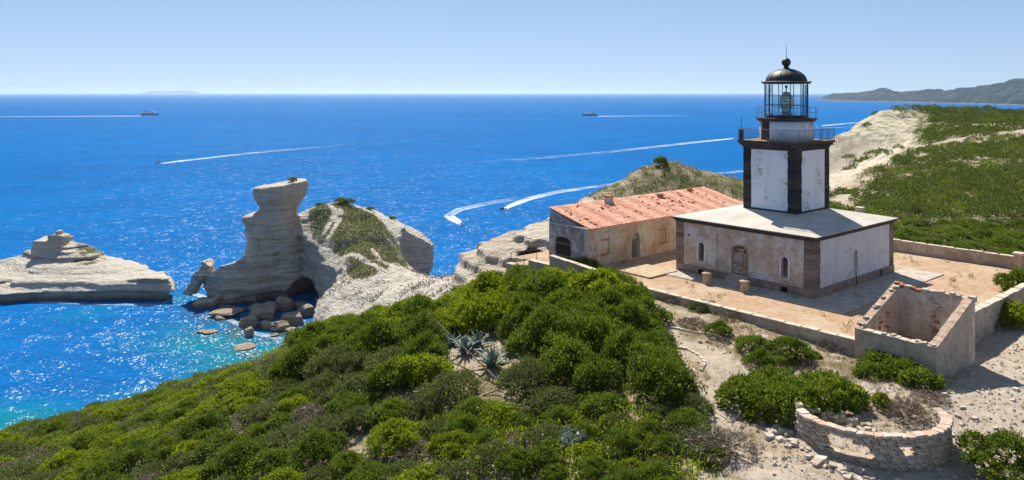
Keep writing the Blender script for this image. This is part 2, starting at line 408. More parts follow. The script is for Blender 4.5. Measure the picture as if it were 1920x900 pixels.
# ------------------------------------------------------------------ headland: one height field
CP = [(10.8, 62.6, 82.9), (10.8, 54.1, 82.6), (13.7, 49.7, 82.3), (18.5, 49.7, 82.4), (11.3, 42.2, 81.8), (11.4, 37.5, 81.5), (17.8, 37.9, 81.8),
      (26.2, 47.3, 82.3), (32, 49.3, 82.1), (24.4, 37.7, 81.4), (30.4, 51, 82.0), (45, 55, 82.5), (60, 60, 82.2), (60, 35, 80), (20, 15, 79), (0, 15, 77), (-25, 20, 73),
      (50, 80, 83.2), (47, 96, 82.6), (8, 57, 82.5), (3, 62, 82.2), (0, 55, 81.6), (0, 70, 81), (-1.9, 56, 81.5), (-1.7, 41, 80), (-8.2, 46, 78.5), (-22.4, 58, 75), (-34, 57.5, 71.6),
      (-53, 80, 63.8), (-40, 88, 65.2), (-29, 100, 66), (-19, 106, 68.3), (-12, 111, 69.3), (-2, 101, 74), (1, 81, 80.2), (-20, 72, 75.3), (-10, 80, 76.3), (-10, 60, 79.5), (-35, 70, 69.6),
      (-58, 97, 50), (-47, 112, 47), (-37, 124, 47), (-68, 90, 46), (-80, 120, 8), (-62, 150, -4), (-45, 170, -2), (-90, 60, 52), (-120, 100, -10), (-80, 30, 60), (-130, 20, 5),
      (-6, 130, 64), (-9, 150, 52), (-14, 175, 36), (-25, 200, 15), (5, 100, 77.5), (4, 116, 74), (15, 110, 78.5), (30, 120, 79), (20, 150, 70), (10, 170, 52), (0, 150, 46), (-20, 150, 30),
      (43, 225, 79.0), (15, 212, 67.5), (28, 220, 74), (68, 228, 73.2), (55, 226, 76.3), (43, 198, 67), (43, 256, 58), (20, 240, 45), (0, 222, 38), (-20, 235, -5), (90, 232, 74), (43, 290, 5), (80, 262, 50),
      (54, 130, 79.7), (66, 160, 78.4), (91, 200, 78.5), (132.7, 260, 81), (172, 320, 84.3), (111.7, 270, 67), (132, 300, 69.8), (164, 340, 72.8), (172, 390, 79.5), (200, 420, 89.6), (157, 380, 76.6), (204, 400, 86.0),
      (185, 410, 85), (113.5, 196, 83), (120, 185, 84), (253, 390, 85.5), (249, 430, 88.2), (184, 300, 84.3), (69.6, 105, 83.2), (200, 490, 50), (250, 510, 50), (330, 490, 70), (165, 470, 10), (120, 420, -5), (105, 350, 5),
      (95, 305, 20), (350, 400, 86), (300, 300, 84), (200, 150, 83), (120, 80, 82), (220, 360, 84.5), (150, 230, 83.5), (100, 140, 83.5), (90, 50, 80), (420, 420, 84), (420, 200, 83), (420, 80, 80), (420, 540, 40), (230, 425, 89), (60, 178, 70), (75, 215, 73)]
HR = RBF(CP, 5.0)
def H0(x, y):
    x = np.asarray(x, float); y = np.asarray(y, float)
    z = HR(x, y)
    far = np.clip((y - 110) / 120, 0, 1)
    z = z + fbm(x * .22, y * .22, 0, 4, 3) * (0.30 + far * 0.9) + fbm(x * .05, y * .05, 5, 3, 9) * far * 1.6
    lx, ly = W2S(x, y)
    d = poly_sd(lx, ly, YARD)
    lo = 83.05 - np.clip(-d, 0, 3) * 0.12
    z = np.where(d > -3, np.minimum(z, lo), z)
    # flat gravel apron round the ruin and the ring wall
    return z
xs = np.concatenate([spaced(-150, 420, -62, 48, 0.55, 1.12)])
ys = spaced(10, 545, 34, 112, 0.55, 1.045)
ys = np.concatenate([ys[ys < 200], np.arange(200, 545, 3.0)])
xs = np.concatenate([xs[xs < 60], np.arange(60, 270, 2.4), np.linspace(275, 420, 20)])
GX, GY = np.meshgrid(xs, ys, indexing='ij')
GZ = H0(GX, GY)
PATHS = [([W2S(0, 0)], 0)]
path_pts = [(1185, 560), (1225, 600), (1245, 640), (1330, 668), (1365, 700), (1340, 760), (1355, 830), (1420, 900), (1520, 960)]
def gpx(u, v, D): Y = D * FPX / (v - HOR); return ((u - CU) / FPX * Y, Y)
track = [gpx(u, v, D) for u, v, D in ((1190, 545, 16.9), (1225, 600, 17.2), (1245, 640, 17.4), (1330, 668, 17.6), (1370, 700, 17.8), (1335, 760, 18.1), (1350, 830, 18.3), (1440, 890, 18.5), (1600, 960, 18.6))]
lane = [gpx(u, v, D) for u, v, D in ((1990, 600, 17.6), (1900, 660, 17.8), (1880, 740, 18.0), (1840, 830, 18.3), (1790, 930, 18.6))]
lane2 = [gpx(u, v, D) for u, v, D in ((1880, 740, 18.0), (1780, 760, 18.1), (1700, 720, 17.8), (1640, 740, 17.9))]
p1 = np.exp(-(polyline_d(GX, GY, track) / 1.5) ** 2); p2 = np.exp(-(polyline_d(GX, GY, lane) / 2.7) ** 2); p3 = np.exp(-(polyline_d(GX, GY, lane2) / 1.6) ** 2) * .8
ring_c = (18.55, 40.9)
p4 = np.exp(-((np.hypot(GX - ring_c[0], GY - ring_c[1] + 2) / 7.5) ** 4)) * 0.50
rg = np.maximum.reduce([p1, p2, p3, p4])
# white trails and scars on the far plateau
tr = [[W(1560, 395, 133)[:2], W(1620, 345, 185)[:2], W(1650, 330, 205)[:2], W(1700, 290, 250)[:2], W(1720, 270, 280)[:2]], [W(1700, 300, 225)[:2], W(1760, 315, 200)[:2]],
      [W(1590, 380, 145)[:2], W(1640, 360, 165)[:2], W(1720, 355, 168)[:2]], [W(1790, 230, 380)[:2], W(1920, 240, 360)[:2]]]
for k, q in enumerate(tr): rg = np.maximum(rg, 0.75 * np.exp(-(polyline_d(GX, GY, q) / (1.6 + 1.2 * (k == 0))) ** 2))
bw = np.zeros(GX.shape)
white = [W(1520, 420, 190)[:2], W(1560, 372, 175)[:2], W(1620, 335, 205)[:2], W(1690, 293, 262)[:2], W(1735, 262, 330)[:2], W(1738, 240, 400)[:2], W(1700, 222, 418)[:2], W(1650, 205, 445)[:2], (150, 430), (100, 380), (85, 290)]
bw = np.clip(poly_sd(GX, GY, white) / 9 + .45, 0, 1)
bw = np.maximum(bw, np.clip((62 - GZ) / 10, 0, 1) * (GY > 105))
bw = np.maximum(bw, np.clip(1 - np.hypot(GX - 5, GY - 112) / 17, 0, 1) * 1.6)
gr = np.zeros(GX.shape)
gr = np.where((GY > 150) & (GX < 100), 0.46, gr)                                   # the pointed hill
gr = np.maximum(gr, 0.50 * (GX > 42) * (GY > 70)); gr = np.maximum(gr, 0.30 * (GX < 8) * (GY < 118))
gr = np.where(bw > .75, gr * .35, gr)
bare = np.clip((fbm(GX * .035, GY * .05, 7, 4, 33) - .24) * 6, 0, 1) * (GX > 50) * (GY > 120); rg = np.maximum(rg, bare * .62)
gr = np.where((bw > .55) & (GX > 60), .30 + .35 * np.clip((GZ - 68) / 12, 0, 1) * (GY > 300), gr); bw = np.where((bw > .55) & (GX > 60), bw * (.66 - .14 * (GY > 330)), bw)
A = np.stack([rg.ravel(), gr.ravel(), np.clip(bw, 0, 1).ravel()], 1)
me = np_mesh('headland_terrain', np.stack([GX.ravel(), GY.ravel(), GZ.ravel()], 1), grid_faces(*GX.shape), MAT['terrain'], True, {'surf': A})
tag(link('headland_terrain', me), 'scrubby limestone headland with pale paths', kind='structure')
def ground(x, y): return float(H0(np.array([x]), np.array([y]))[0])
def hit(u, v, y0=26, y1=140):                     # where the line of sight meets the headland
    Y = np.arange(y0, y1, 0.2); X = (u - CU) / FPX * Y; Z = 100 - (v - HOR) / FPX * Y
    b = np.nonzero(H0(X, Y) >= Z)[0]
    if len(b) == 0: return None
    k = b[0]; return float(X[k]), float(Y[k]), float(Z[k])

# ------------------------------------------------------------------ sculpted limestone: promontory, islet, ledges
def rock_object(name, box, h, fn, mat, noise_fn, band, attrs_fn=None):
    x = np.arange(box[0], box[1], h); y = np.arange(box[2], box[3], h); z = np.arange(box[4], box[5], h)
    X, Y = np.meshgrid(x, y, indexing='ij')
    F = fn(X, Y, z).astype(np.float32)
    I = np.argwhere(np.abs(F) < band)
    px, py, pz = x[I[:, 0]], y[I[:, 1]], z[I[:, 2]]
    F[I[:, 0], I[:, 1], I[:, 2]] += noise_fn(px, py, pz).astype(np.float32)
    F[0], F[-1] = -1, -1; F[:, 0], F[:, -1] = -1, -1; F[:, :, 0] = -1; F[:, :, -1] = -1
    V, Q = surface_nets(F, (x[0], y[0], z[0]), h)
    A = attrs_fn(V) if attrs_fn else np.zeros((len(V), 3))
    return link(name, np_mesh(name, V, Q, mat, True, {'surf': A}))
U = lambda u, Y: (u - CU) / FPX * Y
prom_top = [W(*p) for p in ((590, 388, 394), (640, 380, 402), (700, 396, 408), (740, 412, 412), (780, 436, 414), (806, 456, 416), (558, 405, 390), (556, 430, 382), (565, 458, 374), (591, 468, 368), (607, 487, 358),
            (624, 511, 347), (628, 532, 338), (615, 550, 328), (595, 560, 318), (585, 600, 308), (556, 638, 303), (764, 488, 382), (775, 515, 362), (835, 524, 342), (850, 530, 320), (720, 540, 300),
            (650, 590, 290), (700, 568, 280), (760, 555, 270), (800, 545, 255), (840, 537, 240), (880, 542, 190), (900, 536, 160), (940, 522, 130), (660, 478, 345), (640, 430, 372), (700, 500, 325), (720, 440, 375), (760, 450, 392),
            (385, 513, 362), (420, 498, 362), (450, 484, 362), (470, 470, 364), (385, 520, 374), (420, 512, 376), (450, 505, 380), (470, 500, 388), (500, 470, 370), (680, 430, 380), (610, 590, 300), (640, 620, 280), (660, 640, 262), (870, 520, 230), (900, 510, 190), (960, 500, 135), (800, 590, 200), (860, 570, 150))]
PT = RBF(prom_top, 4.0)
prom_poly = [(U(u, Y), Y) for u, Y in ((383, 369), (420, 363), (470, 365), (520, 371), (552, 384), (585, 371), (605, 359), (624, 348), (630, 338), (617, 327), (597, 317), (585, 307), (556, 302), (600, 284), (650, 262), (690, 235), (720, 200),
             (745, 165), (800, 125), (960, 116), (975, 125), (925, 155), (893, 195), (866, 245), (852, 290), (847, 330), (836, 347), (790, 364), (750, 384), (756, 402), (806, 411), (813, 420), (780, 428), (740, 424), (700, 420), (640, 414), (600, 408), (560, 408), (500, 402), (440, 391), (385, 377))]
hz_ = [0, 15, 24, 30, 35, 37, 38.5, 40.2, 41.5, 43.5, 45.5, 48, 50, 53, 55, 58, 62]
hl_ = [446, 447, 449, 452, 450, 445, 440, 456, 472, 476, 470, 466, 464, 464, 467, 476, 505]
hr_ = [575, 577, 570, 560, 555, 553, 552, 552, 552, 552, 558, 568, 573, 575, 576, 575, 568]
def prom_fn(X, Y, z):
    d2 = poly_sd(X, Y, prom_poly); H = PT(X, Y) + fbm(X * .12, Y * .12, 0, 4, 21) * 1.6
    Z = z[None, None, :]
    notch = np.interp(z, [-3, 0, 1.5, 3.5, 6, 40], [-0.5, -1.8, -2.6, -1.6, 0, 0])
    zq = np.floor(z / 1.7 + .6 * vnoise(z * .3, 0 * z, 0, 3))
    ov = 1.2 * fbm(z * .16, 0 * z, 0, 3, 5) + 1.1 * vnoise(zq * .77, 0 * z + 3.3, 0, 8)
    F = np.minimum(H[:, :, None] - Z, d2[:, :, None] + (ov + notch)[None, None, :])
    x0 = np.interp(z, hz_, hl_); x1 = np.interp(z, hz_, hr_)
    xa, xb = U(x0, 372), U(x1, 384)
    yf = np.interp(z, [0, 30, 38, 44, 48, 53, 60], [371, 373, 371.5, 376, 370.5, 369, 371]); yb = np.interp(z, [0, 46, 60], [400, 397, 396])
    cx, hx = (xa + xb) / 2, (xb - xa) / 2; cy, hy = (yf + yb) / 2, (yb - yf) / 2
    ex = np.interp(z, [30, 44, 50], [4.0, 3.2, 2.6])
    q = (np.abs((X[:, :, None] - cx) / hx) ** ex + np.abs((Y[:, :, None] - cy) / hy) ** ex) ** (1 / ex)
    tilt = 53.8 + (X - U(480, 380)) * 0.13
    Fh = np.minimum((1 - q) * np.minimum(hx, hy) + ov * .5, tilt[:, :, None] - Z)
    F = np.maximum(F, Fh)
    # the leaning slab at the seaward tip
    sx, sz = X[:, :, None] - U(372, 369), Z - 11.5
    ca, sa = math.cos(R(33)), math.sin(R(33))
    lx, lz = sx * ca - sz * sa, sx * sa + sz * ca
    slab = np.minimum(np.minimum(2.3 - np.abs(lx), 9.0 - np.abs(lz)), 5.0 - np.abs(Y[:, :, None] - 371))
    F = np.maximum(F, slab); 
    low = np.minimum(np.minimum(U(412, 366) - X[:, :, None], X[:, :, None] - U(372, 366)), np.minimum(2.6 + (X[:, :, None] - U(372, 366)) * .12 - Z, 4 - np.abs(Y[:, :, None] - 363)))
    F = np.maximum(F, low)
    # sea cave and the low undercut beside it
    for (cu, cz, cy_, rx, ry, rz) in ((574, 2.5, 374, 9.5, 22, 8.0), (520, 1.0, 367, 9, 9, 4.5), (470, 0.5, 362, 9, 6, 4)):
        g = np.sqrt(((X[:, :, None] - U(cu, 372)) / rx) ** 2 + ((Y[:, :, None] - cy_) / ry) ** 2 + ((Z - cz) / rz) ** 2)
        F = np.minimum(F, (g - 1) * min(rx, rz))
    return F
def prom_attr(V):
    u, v = proj(V[:, 0], V[:, 1], V[:, 2])
    gp = [(586, 395), (620, 376), (700, 388), (755, 425), (752, 445), (735, 480), (715, 525), (660, 530), (645, 475), (620, 445), (595, 425)]
    g = np.clip(poly_sd(V[:, 0], V[:, 1], [W(a, b, float(np.interp(b, [378, 430, 470, 520], [402, 375, 350, 318])))[:2] for a, b in gp]) / 7 + .85, 0, 1.0)
    paths = [[(608, 430), (628, 402), (615, 385)], [(640, 398), (630, 425), (608, 445), (640, 470), (646, 500), (655, 520), (700, 530), (760, 540)], [(646, 470), (690, 490), (715, 515), (710, 540), (690, 560)],
             [(655, 520), (670, 560), (660, 590)], [(700, 460), (715, 490), (760, 520)], [(690, 530), (692, 560)]]
    dep = lambda b: float(np.interp(b, [378, 430, 470, 520, 560, 600], [402, 375, 350, 318, 285, 285]))
    for p in paths:
        d = polyline_d(V[:, 0], V[:, 1], [W(a, b, dep(b))[:2] for a, b in p]); g = g * (1 - np.exp(-(d / 1.5) ** 2))
    g = np.maximum(g, 0.34 * (V[:, 1] < 320))
    r = np.clip((V[:, 1] < 345) * 0.9 + 0.0, 0, 1) * (V[:, 2] > 6)
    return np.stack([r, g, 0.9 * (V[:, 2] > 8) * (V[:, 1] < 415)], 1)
def strata_noise(x, y, z):
    return 1.3 * fbm(x * .09, y * .09, z * .30, 4, 31, .58) + 0.75 * fbm(x * .3, y * .3, z * .9, 3, 77)
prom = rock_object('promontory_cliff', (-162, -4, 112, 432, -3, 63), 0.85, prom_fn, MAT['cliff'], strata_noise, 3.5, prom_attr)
tag(prom, 'pale limestone promontory with an overhanging head and a sea cave', kind='structure')

isl_prof = [(-60, 4.5), (0, 11), (40, 15.7), (62, 18), (90, 20.5), (118, 22), (140, 21.5), (172, 19.2), (205, 15.0), (232, 11.5), (262, 10.6), (322, 10.4)]
def islet_fn(X, Y, z):
    uu = CU + X / Y * FPX
    top = np.interp(uu, [p[0] for p in isl_prof], [p[1] for p in isl_prof])
    back = 409 + 3 * fbm(X * .05, 0 * X, 0, 2, 4)
    front = 371.5 + 3.0 * fbm(X * .06, 0 * X, 3, 3, 6) + np.clip((60 - uu) / 60, 0, 2) * -4
    t = np.clip((Y - front) / (back - front), 0, 1); tb = np.clip((432 - Y) / (432 - back), 0, 1)
    base = np.minimum(np.interp(uu, [-60, 150, 225, 262], [3.6, 4.5, 7.0, 10.4]), top) + 0 * X
    Hh = base + (top - base) * np.minimum(t, 1) ** 0.85
    Hh = np.where(Y > back, base + (top - base) * tb, Hh)
    Hh = Hh + fbm(X * .11, Y * .11, 0, 3, 14) * 1.0
    Z = z[None, None, :]
    ends = np.minimum((322 - CU) / FPX * Y - np.maximum(Y - 386, 0) * .9 - X, X - U(-75, 390))
    d2 = np.minimum(np.minimum(Y - front, 432 - Y), ends)
    lay = 1.4 * vnoise(np.floor(z / 1.6) * .61, 0 * z, 0, 12) + 0.9 * vnoise(z * .95, 0 * z + 4, 0, 13) + np.interp(z, [-2, 0, 1, 3, 4.5, 30], [-1, -2.5, -3.0, -2.2, 0, 0])
    st = 1.5 * vnoise(z * .5, 0 * z + 2, 0, 19) + 0.8 * vnoise(z * 1.1, 0 * z + 9, 0, 23)
    F = np.minimum(Hh[:, :, None] - Z + st[None, None, :], d2[:, :, None] + lay[None, None, :])
    for (u0, u1, z0, z1, y0, y1) in ((63, 116, 12, 23.4, 400, 413), (88, 115, 22.5, 25.8, 402, 410), (99, 107, 25.5, 27.6, 404, 408)):
        b = np.minimum(np.minimum(X - U(u0, 402), U(u1, 402) - X), np.minimum(Y - y0, y1 - Y))
        F = np.maximum(F, np.minimum(b[:, :, None] + (lay * .25)[None, None, :], np.minimum(z1 - Z, Z - z0)))
    return F
def islet_attr(V):
    u, v = proj(V[:, 0], V[:, 1], V[:, 2])
    g = 0.36 * (V[:, 2] > 13) + 0.25 * np.exp(-((u - 165) / 30) ** 2) * (V[:, 2] > 9)
    return np.stack([0.3 * (V[:, 2] > 12), g, 0.8 + 0 * g], 1)
isl = rock_object('rock_islet', (-300, -160, 360, 436, -2, 33), 0.8, islet_fn, MAT['cliff'], lambda x, y, z: 0.8 * fbm(x * .13, y * .13, z * .5, 4, 41, .55), 3.0, islet_attr)
tag(isl, 'layered limestone islet rising from the sea at the left edge', 'islet', kind='thing')

def ledge_fn(X, Y, z):
    Z = z[None, None, :]
    top = RBF([W(*p) for p in ((862, 528, 112), (880, 505, 113), (930, 455, 118), (1000, 430, 124), (1040, 420, 128), (1060, 400, 140), (940, 500, 108), (1000, 505, 106), (1020, 520, 98), (960, 528, 100), (900, 540, 104), (1080, 390, 150), (1040, 470, 112))], 2.0)(X, Y)
    top = top + fbm(X * .3, Y * .3, 0, 4, 51) * .7
    ter = (np.round(top / 1.6) * 1.6) * .6 + top * .4
    poly = [(U(u, y), y) for u, y in ((852, 113), (872, 119), (915, 122), (960, 128), (1010, 134), (1060, 148), (1100, 160), (1130, 150), (1100, 110), (1020, 95), (930, 96), (880, 102))]
    d2 = poly_sd(X, Y, poly)
    lay = 1.2 * vnoise(z * .8, 0 * z, 0, 2) + .6 * vnoise(z * 1.9, 0 * z + 7, 0, 3)
    F = np.minimum(ter[:, :, None] - Z, d2[:, :, None] + lay[None, None, :])
    c = W(998, 484, 113)                            # the hollow beside the terrace steps
    g = np.sqrt(((X[:, :, None] - c[0]) / 2.7) ** 2 + ((Y[:, :, None] - c[1]) / 5.5) ** 2 + ((Z - c[2]) / 1.15) ** 2)
    return np.minimum(F, (g - 1) * 1.1)
led = rock_object('limestone_ledge', (-13, 22, 93, 162, 58, 86), 0.42, ledge_fn, MAT['cliff'], lambda x, y, z: .5 * fbm(x * .35, y * .35, z * 1.1, 4, 61), 1.6,
                  lambda V: np.stack([0 * V[:, 0], 0 * V[:, 0], 0 * V[:, 0]], 1))
tag(led, 'bare cream limestone ledge with a dark hollow beside the barracks', kind='structure')

# cap rock on the pointed hill
def cap_fn(X, Y, z):
    Z = z[None, None, :]; c = W(1228, 312, 224)
    q = 1 - np.sqrt(((X - c[0]) / 3.6) ** 2 + ((Y - c[1]) / 4.0) ** 2)
    return np.minimum(np.minimum(q[:, :, None] * 4 + .8 * vnoise(z * 1.1, 0 * z, 0, 5)[None, None, :], 78.9 + (X[:, :, None] - c[0]) * .06 - Z), Z - 72)
cap = rock_object('cap_rock', (30, 52, 214, 234, 70, 83), 0.5, cap_fn, MAT['cliff'], lambda x, y, z: .6 * fbm(x * .3, y * .3, z * .8, 3, 91), 2.0, lambda V: np.stack([0 * V[:, 0], 0.3 + 0 * V[:, 0], 0 * V[:, 0]], 1))
tag(cap, 'flat limestone cap on top of the pointed grassy hill', 'rock', kind='thing')

# ------------------------------------------------------------------ far coast and the faint island on the horizon
def m_coast():
    t = NT('far_coast'); P = t.geo('Position')
    n = t.noise(0.006, 6, 0.62, P); n2 = t.noise(0.02, 5, 0.6, P)
    c = t.ramp(n, [(0.33, (0.010, 0.026, 0.040)), (0.50, (0.022, 0.046, 0.062)), (0.66, (0.075, 0.085, 0.095))])  # distance haze partly put into the colour: scrub tones shifted to blue
    z = t.math('ADD', t.math('MULTIPLY', t.sepxyz(P)[2], 0.03), t.math('MULTIPLY', n2, 0.5))
    c = t.mix(t.ramp(z, [(0.28, 1.0), (0.55, 0.0)]), c, (0.27, 0.20, 0.175))
    return t.done(c, 0.95, t.bump(n2, 1.0, 60), 0.1)
MAT['coast'] = m_coast()
sk = [(1528, 188), (1545, 182), (1562, 178), (1600, 177.5), (1640, 174), (1656, 171), (1677, 174.5), (1720, 173), (1763, 171), (1796, 165), (1816, 168), (1850, 166), (1870, 162), (1899, 155.5), (1920, 153), (1980, 146), (2060, 152), (2200, 160), (2400, 172)]
nu, nt = 260, 40
us = np.linspace(1526, 2400, nu); V = []
for u in us:
    v0 = float(np.interp(u, [1526, 1620, 1800, 1900, 2400], [187.5, 190.5, 194, 197, 204])); Y0 = 100 * FPX / (v0 - HOR); Yr = Y0 * 1.14
    zt = 100 - (float(np.interp(u, [s[0] for s in sk], [s[1] for s in sk])) - HOR) / FPX * Yr
    for k in range(nt):
        t = k / (nt - 1); Y = Y0 + (Yr - Y0) * t * 1.9
        pr = math.sin(min(t * 1.9, 1) * math.pi / 2) ** 0.8 if t < 0.5264 else max(0, 1 - (t - .5264) * 2.2)
        V.append((U(u, Y), Y, -4 + (zt + 4) * pr))
V = np.array(V); nz = fbm(V[:, 0] * .0022, V[:, 1] * .0022, 0, 5, 71); V[:, 2] += nz * np.clip(V[:, 2], 0, 120) * .55 + fbm(V[:, 0] * .008, V[:, 1] * .008, 0, 4, 72) * np.clip(V[:, 2], 0, 60) * .35
o = link('far_coast', np_mesh('far_coast', V, grid_faces(nu, nt), MAT['coast'], True)); tag(o, 'hilly hazy coast across the water at the upper right', kind='structure')
V = []
for u in np.linspace(262, 378, 60):
    zt = 100 - (float(np.interp(u, [262, 285, 330, 355, 378], [174.5, 170.6, 169.6, 169.3, 174.5])) - HOR) / FPX * 64000
    for k, (dy, f) in enumerate(((-2500, 0.0), (-1200, .7), (0, 1.0), (1500, .7), (3000, 0))): V.append((U(u, 64000 + dy), 64000 + dy, -3 + (zt + 3) * f))
o = link('horizon_island', np_mesh('horizon_island', np.array(V), grid_faces(60, 5), MAT['coast'], True)); tag(o, 'faint low island on the horizon at the left', 'island', kind='thing')
# ------------------------------------------------------------------ materials of the buildings
def m_paint(name, peel, under=(0.30, 0.20, 0.15), paint=(0.66, 0.64, 0.62), course=0.30, blocks=True):
    # whitewashed masonry: paint worn off in patches, coursed stone beneath
    t = NT(name)
    n = t.noise(0.55, 6, 0.68); n2 = t.noise(3.2, 5, 0.7); n3 = t.noise(0.9, 4, 0.6, t.mapping((1, 1, 0.22)))
    mp = t.new('ShaderNodeMapping'); t.l.new(t.co.outputs['Object'], mp.inputs[0])
    xyz = t.sepxyz(t.co.outputs['Object'])
    cb = t.new('ShaderNodeCombineXYZ'); t.l.new(t.math('ADD', xyz[0], xyz[1]), cb.inputs[0]); t.l.new(xyz[2], cb.inputs[1])
    br = t.new('ShaderNodeTexBrick'); t.l.new(cb.outputs[0], br.inputs['Vector'])
    br.inputs['Scale'].default_value = 1.0; br.inputs['Brick Width'].default_value = course * 2.1; br.inputs['Row Height'].default_value = course
    br.inputs['Mortar Size'].default_value = 0.014; br.inputs['Mortar Smooth'].default_value = 0.4
    br.inputs['Color1'].default_value = (0.82, 0.80, 0.80, 1); br.inputs['Color2'].default_value = (1.12, 1.12, 1.12, 1); br.inputs['Mortar'].default_value = (0.78, 0.74, 0.70, 1)
    ston = t.mix(1.0, t.mix(t.ramp(n2, [(0.35, 0.0), (0.65, 1.0)]), under, tuple(c * 1.5 for c in under)), br.outputs[0], 'MULTIPLY')
    m = t.math('ADD', t.math('ADD', t.math('MULTIPLY', n, 0.75), t.math('MULTIPLY', n2, 0.30)), t.math('MULTIPLY', br.outputs['Fac'], 0.05))
    mask = t.ramp(m, [(peel - 0.05, 0.0), (peel + 0.045, 1.0)])
    pc = t.mix(t.ramp(n3, [(0.45, 0.0), (0.75, 0.55)]), paint, tuple(c * 0.72 for c in paint))
    col = t.mix(mask, pc, ston)
    return t.done(col, 0.9, t.bump(t.math('ADD', t.math('MULTIPLY', mask, -0.4), t.math('MULTIPLY', br.outputs['Fac'], -0.5)), 0.5, 0.03), 0.15)
def m_plaster(name, cols, scale=0.5):
    t = NT(name); n = t.noise(scale, 6, 0.65, None, 0.4); n2 = t.noise(scale * 5, 5, 0.7); n3 = t.noise(0.8, 4, 0.6, t.mapping((1, 1, 0.15)))
    c = t.ramp(n, [(0.30, cols[0]), (0.47, cols[1]), (0.53, cols[2]), (0.70, cols[3])])
    c = t.mix(t.ramp(n2, [(0.48, 0.0), (0.62, 0.55)]), c, tuple(x * 0.55 for x in cols[1]))
    c = t.mix(t.ramp(n3, [(0.5, 0.0), (0.8, 0.5)]), c, (0.20, 0.16, 0.12))
    return t.done(c, 0.95, t.bump(t.math('ADD', n, n2), 0.5, 0.05), 0.1)
MAT['tower_paint'] = m_paint('tower_whitewash', 0.635, (0.30, 0.265, 0.24), (0.80, 0.79, 0.77), 0.36)
MAT['wall_worn'] = m_paint('worn_masonry', 0.495, (0.40, 0.31, 0.245), (0.64, 0.61, 0.58), 0.24)
MAT['wall_white'] = m_paint('whitewashed_masonry', 0.60, (0.46, 0.385, 0.36), (0.66, 0.645, 0.64), 0.27)
MAT['quoin'] = simple('dark_stone', (0.075, 0.058, 0.048), .55, 2.2, .9, .6, .2, 0, .06)
MAT['cornice'] = simple('dark_weathered_cornice', (0.088, 0.066, 0.056), .5, 2.5, .9, .5, .2, 0, .05)
MAT['plinth'] = simple('plinth_stone', (0.30, 0.22, 0.17), .4, 1.5, .9, .5, .2, 0, .05)
def m_roof():
    t = NT('flat_roof_render'); n = t.noise(0.35, 6, 0.6); n2 = t.noise(5, 4, 0.6)
    c = t.ramp(n, [(0.3, (0.38, 0.345, 0.285)), (0.5, (0.50, 0.465, 0.40)), (0.7, (0.56, 0.53, 0.465))])
    c = t.mix(t.ramp(n2, [(0.55, 0.0), (0.75, 0.3)]), c, (0.42, 0.38, 0.32))
    return t.done(c, 0.9, t.bump(n2, 0.3, 0.02), 0.15)
MAT['roof_white'] = m_roof()
MAT['black_metal'] = simple('black_painted_iron', (0.022, 0.022, 0.024), .4, 3, .45, .15, .5, 0.2)
MAT['grey_metal'] = simple('grey_iron', (0.16, 0.155, 0.15), .35, 6, .55, .1, .4, 0.5)
MAT['dome'] = simple('dark_dome_sheet', (0.030, 0.032, 0.034), .5, 2, .55, .15, .45, 0.1)
MAT['stone_trim'] = simple('pale_stone_trim', (0.52, 0.47, 0.40), .3, 3, .9, .35, .2)
MAT['brick_red'] = simple('orange_brick', (0.42, 0.17, 0.085), .45, 5, .9, .4, .15)
MAT['dark_void'] = simple('near_black_fill', (0.030, 0.026, 0.024), .4, 4, .8, .2, .2)  # near-black; as sheets in vents and slits it paints their unlit inside
MAT['wood_grey'] = simple('weathered_grey_timber', (0.19, 0.155, 0.125), .5, 6, .9, .4, .15)
MAT['gate_wood'] = simple('dark_timber_gate', (0.060, 0.040, 0.034), .5, 5, .85, .4, .15)
MAT['concrete'] = simple('pale_concrete', (0.46, 0.40, 0.33), .35, 1.2, .95, .35, .15)
MAT['post_stone'] = simple('sandy_stone', (0.46, 0.35, 0.23), .35, 2.4, .95, .4, .15)
MAT['lens_glass'] = None
def m_glass(name, tint, alpha, rough=0.05):
    t = NT(name); t.n.remove(t.p)
    g = t.new('ShaderNodeBsdfGlossy'); g.inputs['Roughness'].default_value = rough; g.inputs['Color'].default_value = (0.9, 0.95, 1, 1)
    tr = t.new('ShaderNodeBsdfTransparent'); tr.inputs['Color'].default_value = (*tint, 1)
    fr = t.new('ShaderNodeFresnel'); fr.inputs[0].default_value = 1.5
    a = t.math('ADD', t.math('MULTIPLY', fr.outputs[0], 0.9), alpha, True)
    mx = t.new('ShaderNodeMixShader'); t.l.new(a, mx.inputs[0]); t.l.new(tr.outputs[0], mx.inputs[1]); t.l.new(g.outputs[0], mx.inputs[2])
    t.l.new(mx.outputs[0], t.out.inputs[0]); return t.m
MAT['pane'] = m_glass('lantern_glass', (0.93, 0.97, 0.97), 0.03)
t = NT('window_glass'); MAT['window_glass'] = t.done((0.05, 0.065, 0.085), 0.08, None, 0.6)
t = NT('lens_prism_glass'); MAT['lens'] = t.done(t.mix(t.ramp(t.noise(2.5, 2), [(0.4, 0.0), (0.6, 1.0)]), (0.16, 0.26, 0.24), (0.42, 0.52, 0.48)), 0.12, None, 0.7)
